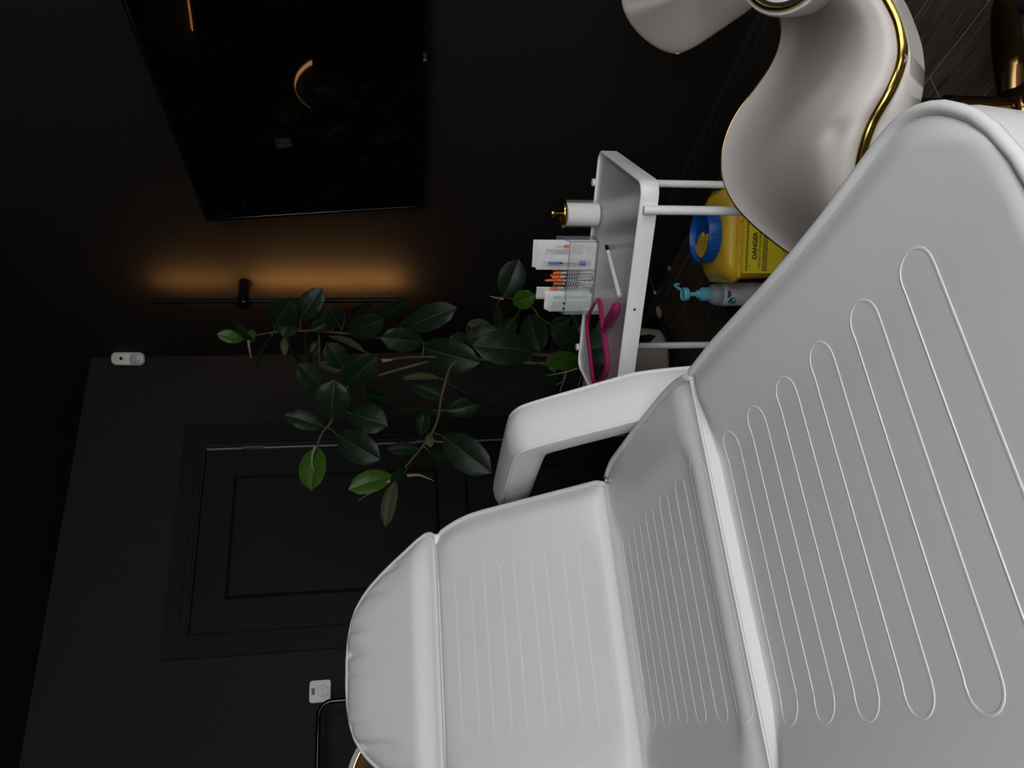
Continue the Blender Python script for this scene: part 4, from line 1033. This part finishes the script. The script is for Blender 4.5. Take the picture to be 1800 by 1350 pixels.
LEAVES = [  # base px, tip px, width px, kind, depth base, depth tip, turn in degrees about the leaf's own axis
 ((428, 597), (381, 587), 23, 'y', 2.70, 2.66, 15), ((441, 603), (409, 561), 15, 'd', 2.69, 2.66, 35), ((449, 591), (434, 584), 17, 'y', 2.70, 2.68, -20),
 ((481, 574), (512, 524), 56, 'd', 2.72, 2.66, 8), ((527, 563), (566, 506), 40, 'd', 2.73, 2.70, -12), ((513, 566), (497, 591), 34, 'd', 2.73, 2.70, 25),
 ((478, 590), (450, 651), 6, 'd', 2.72, 2.66, 70), ((505, 588), (531, 642), 6, 'd', 2.73, 2.66, 70), ((536, 585), (549, 642), 9, 'd', 2.74, 2.70, 60), ((504, 588), (500, 625), 14, 'o', 2.74, 2.72, 30),
 ((596, 572), (574, 538), 34, 'd', 2.72, 2.66, 10), ((582, 562), (546, 581), 26, 'd', 2.74, 2.72, -15), ((604, 646), (574, 603), 40, 'd', 2.70, 2.66, 15),
 ((640, 618), (578, 588), 12, 'o', 2.70, 2.72, 50), ((560, 640), (602, 650), 20, 'o', 2.76, 2.76, 10), ((572, 689), (524, 640), 44, 'd', 2.60, 2.55, 20),
 ((582, 734), (588, 668), 60, 'd', 2.56, 2.52, -8), ((608, 678), (662, 624), 50, 'd', 2.63, 2.58, 12), ((615, 727), (681, 748), 52, 'd', 2.60, 2.57, -15),
 ((568, 750), (501, 729), 33, 'd', 2.55, 2.52, 18), ((592, 764), (668, 808), 54, 'd', 2.54, 2.50, 10), ((556, 786), (546, 862), 46, 'y', 2.54, 2.48, 25),
 ((688, 836), (613, 860), 40, 'g', 2.52, 2.46, 20), ((736, 789), (680, 790), 23, 'd', 2.55, 2.52, 30), ((694, 846), (677, 926), 26, 'o', 2.52, 2.46, 30),
 ((715, 826), (690, 842), 26, 'd', 2.53, 2.50, -30), ((772, 665), (705, 664), 12, 'o', 2.62, 2.60, 45), ((780, 701), (724, 676), 26, 'd', 2.62, 2.62, 30),
 ((790, 676), (882, 722), 7, 'd', 2.62, 2.58, 65), ((786, 722), (846, 709), 34, 'd', 2.61, 2.62, 15), ((770, 729), (688, 721), 9, 'd', 2.60, 2.62, 60), ((748, 722), (740, 765), 26, 'd', 2.62, 2.62, 25),
 ((754, 762), (757, 786), 15, 'o', 2.58, 2.56, 20), ((780, 767), (863, 831), 60, 'd', 2.56, 2.50, 8), ((752, 792), (800, 812), 18, 'd', 2.56, 2.58, 40),
 ((716, 575), (802, 540), 46, 'd', 2.72, 2.66, -10), ((822, 590), (790, 600), 22, 'd', 2.74, 2.70, 15), ((742, 611), (843, 638), 58, 'd', 2.70, 2.64, 8),
 ((936, 618), (832, 607), 62, 'd', 2.68, 2.60, 15), ((812, 596), (888, 588), 40, 'd', 2.74, 2.72, -20), ((886, 522), (912, 456), 48, 'd', 2.85, 2.82, 8),
 ((902, 534), (940, 518), 34, 'y', 2.84, 2.80, 12), ((822, 569), (862, 572), 22, 'o', 2.80, 2.80, 25), ((930, 556), (950, 618), 50, 'd', 2.80, 2.72, 12),
 ((1018, 612), (970, 572), 42, 'd', 2.78, 2.72, 8), ((1018, 630), (957, 640), 34, 'y', 2.68, 2.60, 20), ((925, 638), (985, 668), 22, 'd', 2.70, 2.66, 40),
 ((874, 534), (884, 592), 18, 'd', 2.83, 2.78, 45), ((1010, 548), (1016, 578), 16, 'd', 2.84, 2.82, 20), ((1096, 604), (1153, 591), 18, 'd', 2.42, 2.38, 35),
 ((612, 586), (674, 560), 44, 'd', 2.72, 2.66, 14), ((744, 601), (669, 593), 44, 'd', 2.68, 2.62, -8), ((660, 556), (712, 529), 24, 'd', 2.76, 2.74, 35), ((606, 552), (656, 531), 15, 'd', 2.76, 2.74, 50),
 ((905, 560), (866, 620), 34, 'd', 2.80, 2.76, 20), ((1012, 596), (985, 640), 38, 'd', 2.80, 2.76, -15), ((830, 622), (870, 650), 30, 'd', 2.74, 2.70, 25), ((560, 600), (545, 625), 22, 'd', 2.78, 2.76, 20),
 ((700, 585), (740, 560), 30, 'd', 2.80, 2.80, 20), ((965, 590), (1000, 560), 34, 'd', 2.82, 2.80, 15), ((640, 690), (700, 700), 26, 'd', 2.66, 2.64, 50)]
fol = {'d': MB(), 'y': MB(), 'o': MB()}
def leaf(mb, B, T, wd, turn, bend=.10):
    ax = (T - B); L = ax.length; ax.normalize()
    vw = (CAM_LOC - PC - (B + T) / 2).normalized(); n = vw - ax * vw.dot(ax); n.normalize()
    q = Matrix.Rotation(radians(turn), 3, ax); n = q @ n; s_ = ax.cross(n)
    wd = wd / max(.35, cos(radians(turn)))
    us = [-1, -.72, -.42, -.14, -.028, .028, .14, .42, .72, 1]; nl = 13; rows = []
    for i in range(nl + 1):
        t = i / nl
        pw = max(0.0, sin(pi * min(1, t * .985 + .004))) ** .56
        if i == nl - 1: pw *= .72
        if i == nl: pw = .03
        hw_ = wd / 2 * max(pw, .03)
        c = B + ax * (L * t) + n * (bend * L * (sin(pi * t) * .55 - .35 * t * t))
        r_ = []
        for u in us:
            a = abs(u); r_.append(c + s_ * (hw_ * u) + n * (hw_ * (.30 * a - .22 * a * a) + .0012 * sin(24 * t + 3 * u) * a))
        rows.append(r_)
    m = len(us); vs = [p for r_ in rows for p in r_]; fs = []; mi = []
    for i in range(nl):
        for j_ in range(m - 1):
            fs.append((i * m + j_, i * m + j_ + 1, (i + 1) * m + j_ + 1, (i + 1) * m + j_)); mi.append(1 if j_ == 4 else 0)
    mb.add(vs, fs, mi)
for (b, t, wpx, kind, d0, d1, turn) in LEAVES:
    B = pc(at(*b, d0)); T_ = pc(at(*t, d1))
    leaf(fol['y' if kind in 'yg' else kind], B, T_, wpx * (d0 + d1) / 2 / FPX, turn, .08 if wpx > 15 else .14)
    best = min(spts, key=lambda s: (s[0] - B).length)[0]
    if (best - B).length < .45:
        sm.tube([best, best.lerp(B, .6) + V((0, 0, -.004)), B, B.lerp(T_, .15)], [.0028, .0022, .0020, .0012], n=7, mi=1)
sm.build('stems', [M['stem'], M['greenstem']], plant)
fol['d'].build('foliage', [M['leaf'], M['midrib']], plant, ang=80)
fol['y'].build('young_leaves', [M['young'], M['youngrib']], plant, ang=80)['label'] = 'fresh bright green young leaves'
fol['o'].build('pale_leaves', [M['olive'], M['oliverib']], plant, ang=80)['label'] = 'dull olive leaf undersides'
for pts, wpx in (([(555, 784), (549, 800), (549, 820), (558, 838)], 5.5), ([(686, 845), (665, 857), (629, 881)], 5), ([(1016, 647), (990, 655), (960, 660)], 4), ([(885, 526), (870, 523), (860, 520)], 4)):
    dd = 2.50 if pts[0][0] < 700 else (2.62 if pts[0][0] > 1000 else 2.86)
    P = crspline([pc(at(x, y, dd)) for x, y in pts], 5); n = len(P)
    MB().tube(P, [wpx / 2 * dd / FPX * (1 - .85 * (i / (n - 1)) ** 1.5) for i in range(n)], n=8).build('leaf_sheath', M['sheath'], plant)
for pts, dd, wpx in (([(437, 598), (438, 612), (442, 630)], 2.66, 6), ([(716, 836), (735, 835), (748, 839), (762, 845)], 2.50, 6), ([(672, 634), (690, 633)], 2.64, 8)):
    P = crspline([pc(at(x, y, dd)) for x, y in pts], 5); n = len(P)
    MB().tube(P, [wpx / 2 * dd / FPX * (1 - .75 * i / (n - 1)) for i in range(n)], n=8).build('dry_sheath', M['dry'], plant)
for pts in ([(996, 650), (992, 668), (978, 676)], [(994, 655), (990, 672), (984, 688)], [(1022, 660), (1016, 680)]):
    MB().tube(crspline([pc(at(x, y, 2.62)) for x, y in pts], 5), .0014, n=6).build('aerial_root', M['sheath'], plant)

# fallen bits on the floor and skirting near the pot
bits = [((1160, 560), 'curled dry leaf on the floor beside the plant saucer', .055), ]
for (x, y), lab, L in bits:
    p = onplane(x, y, 2, .012); mb = MB()
    leaf(mb, V((0, 0, 0)) , V((L * .9, -L * .5, .012)), .022, 10, .3)
    o = mb.build('dry_leaf', [M['dry'], M['dry']], None, loc=p); tag(o, lab, 'leaf')
mb = MB(); leaf(mb, V((0, 0, 0)), V((.004, -.030, .008)), .014, 20, .5)
o = mb.build('dry_leaf', [M['dry'], M['dry']], None, loc=(-.030, -.755, .004)); tag(o, 'tiny curled pale scrap on the floor by the skirting, nearest the yellow bin', 'leaf')
cb = thing('cotton_bud', 'thin pale stick with a white blob end leaning on the dark skirting', 'cotton bud', (-.024, -.575, 0))
MB().tube([(0, 0, .010), (.0055, -.125, .075)], .0021, n=8).build('stick', M['sheath'], cb)
MB().tube([(0, .008, .0062), (0, .006, .0066), (0, -.006, .012), (.0005, -.012, .0155)], [.003, .0062, .0062, .003], n=10).build('tip', M['plastic'], cb)
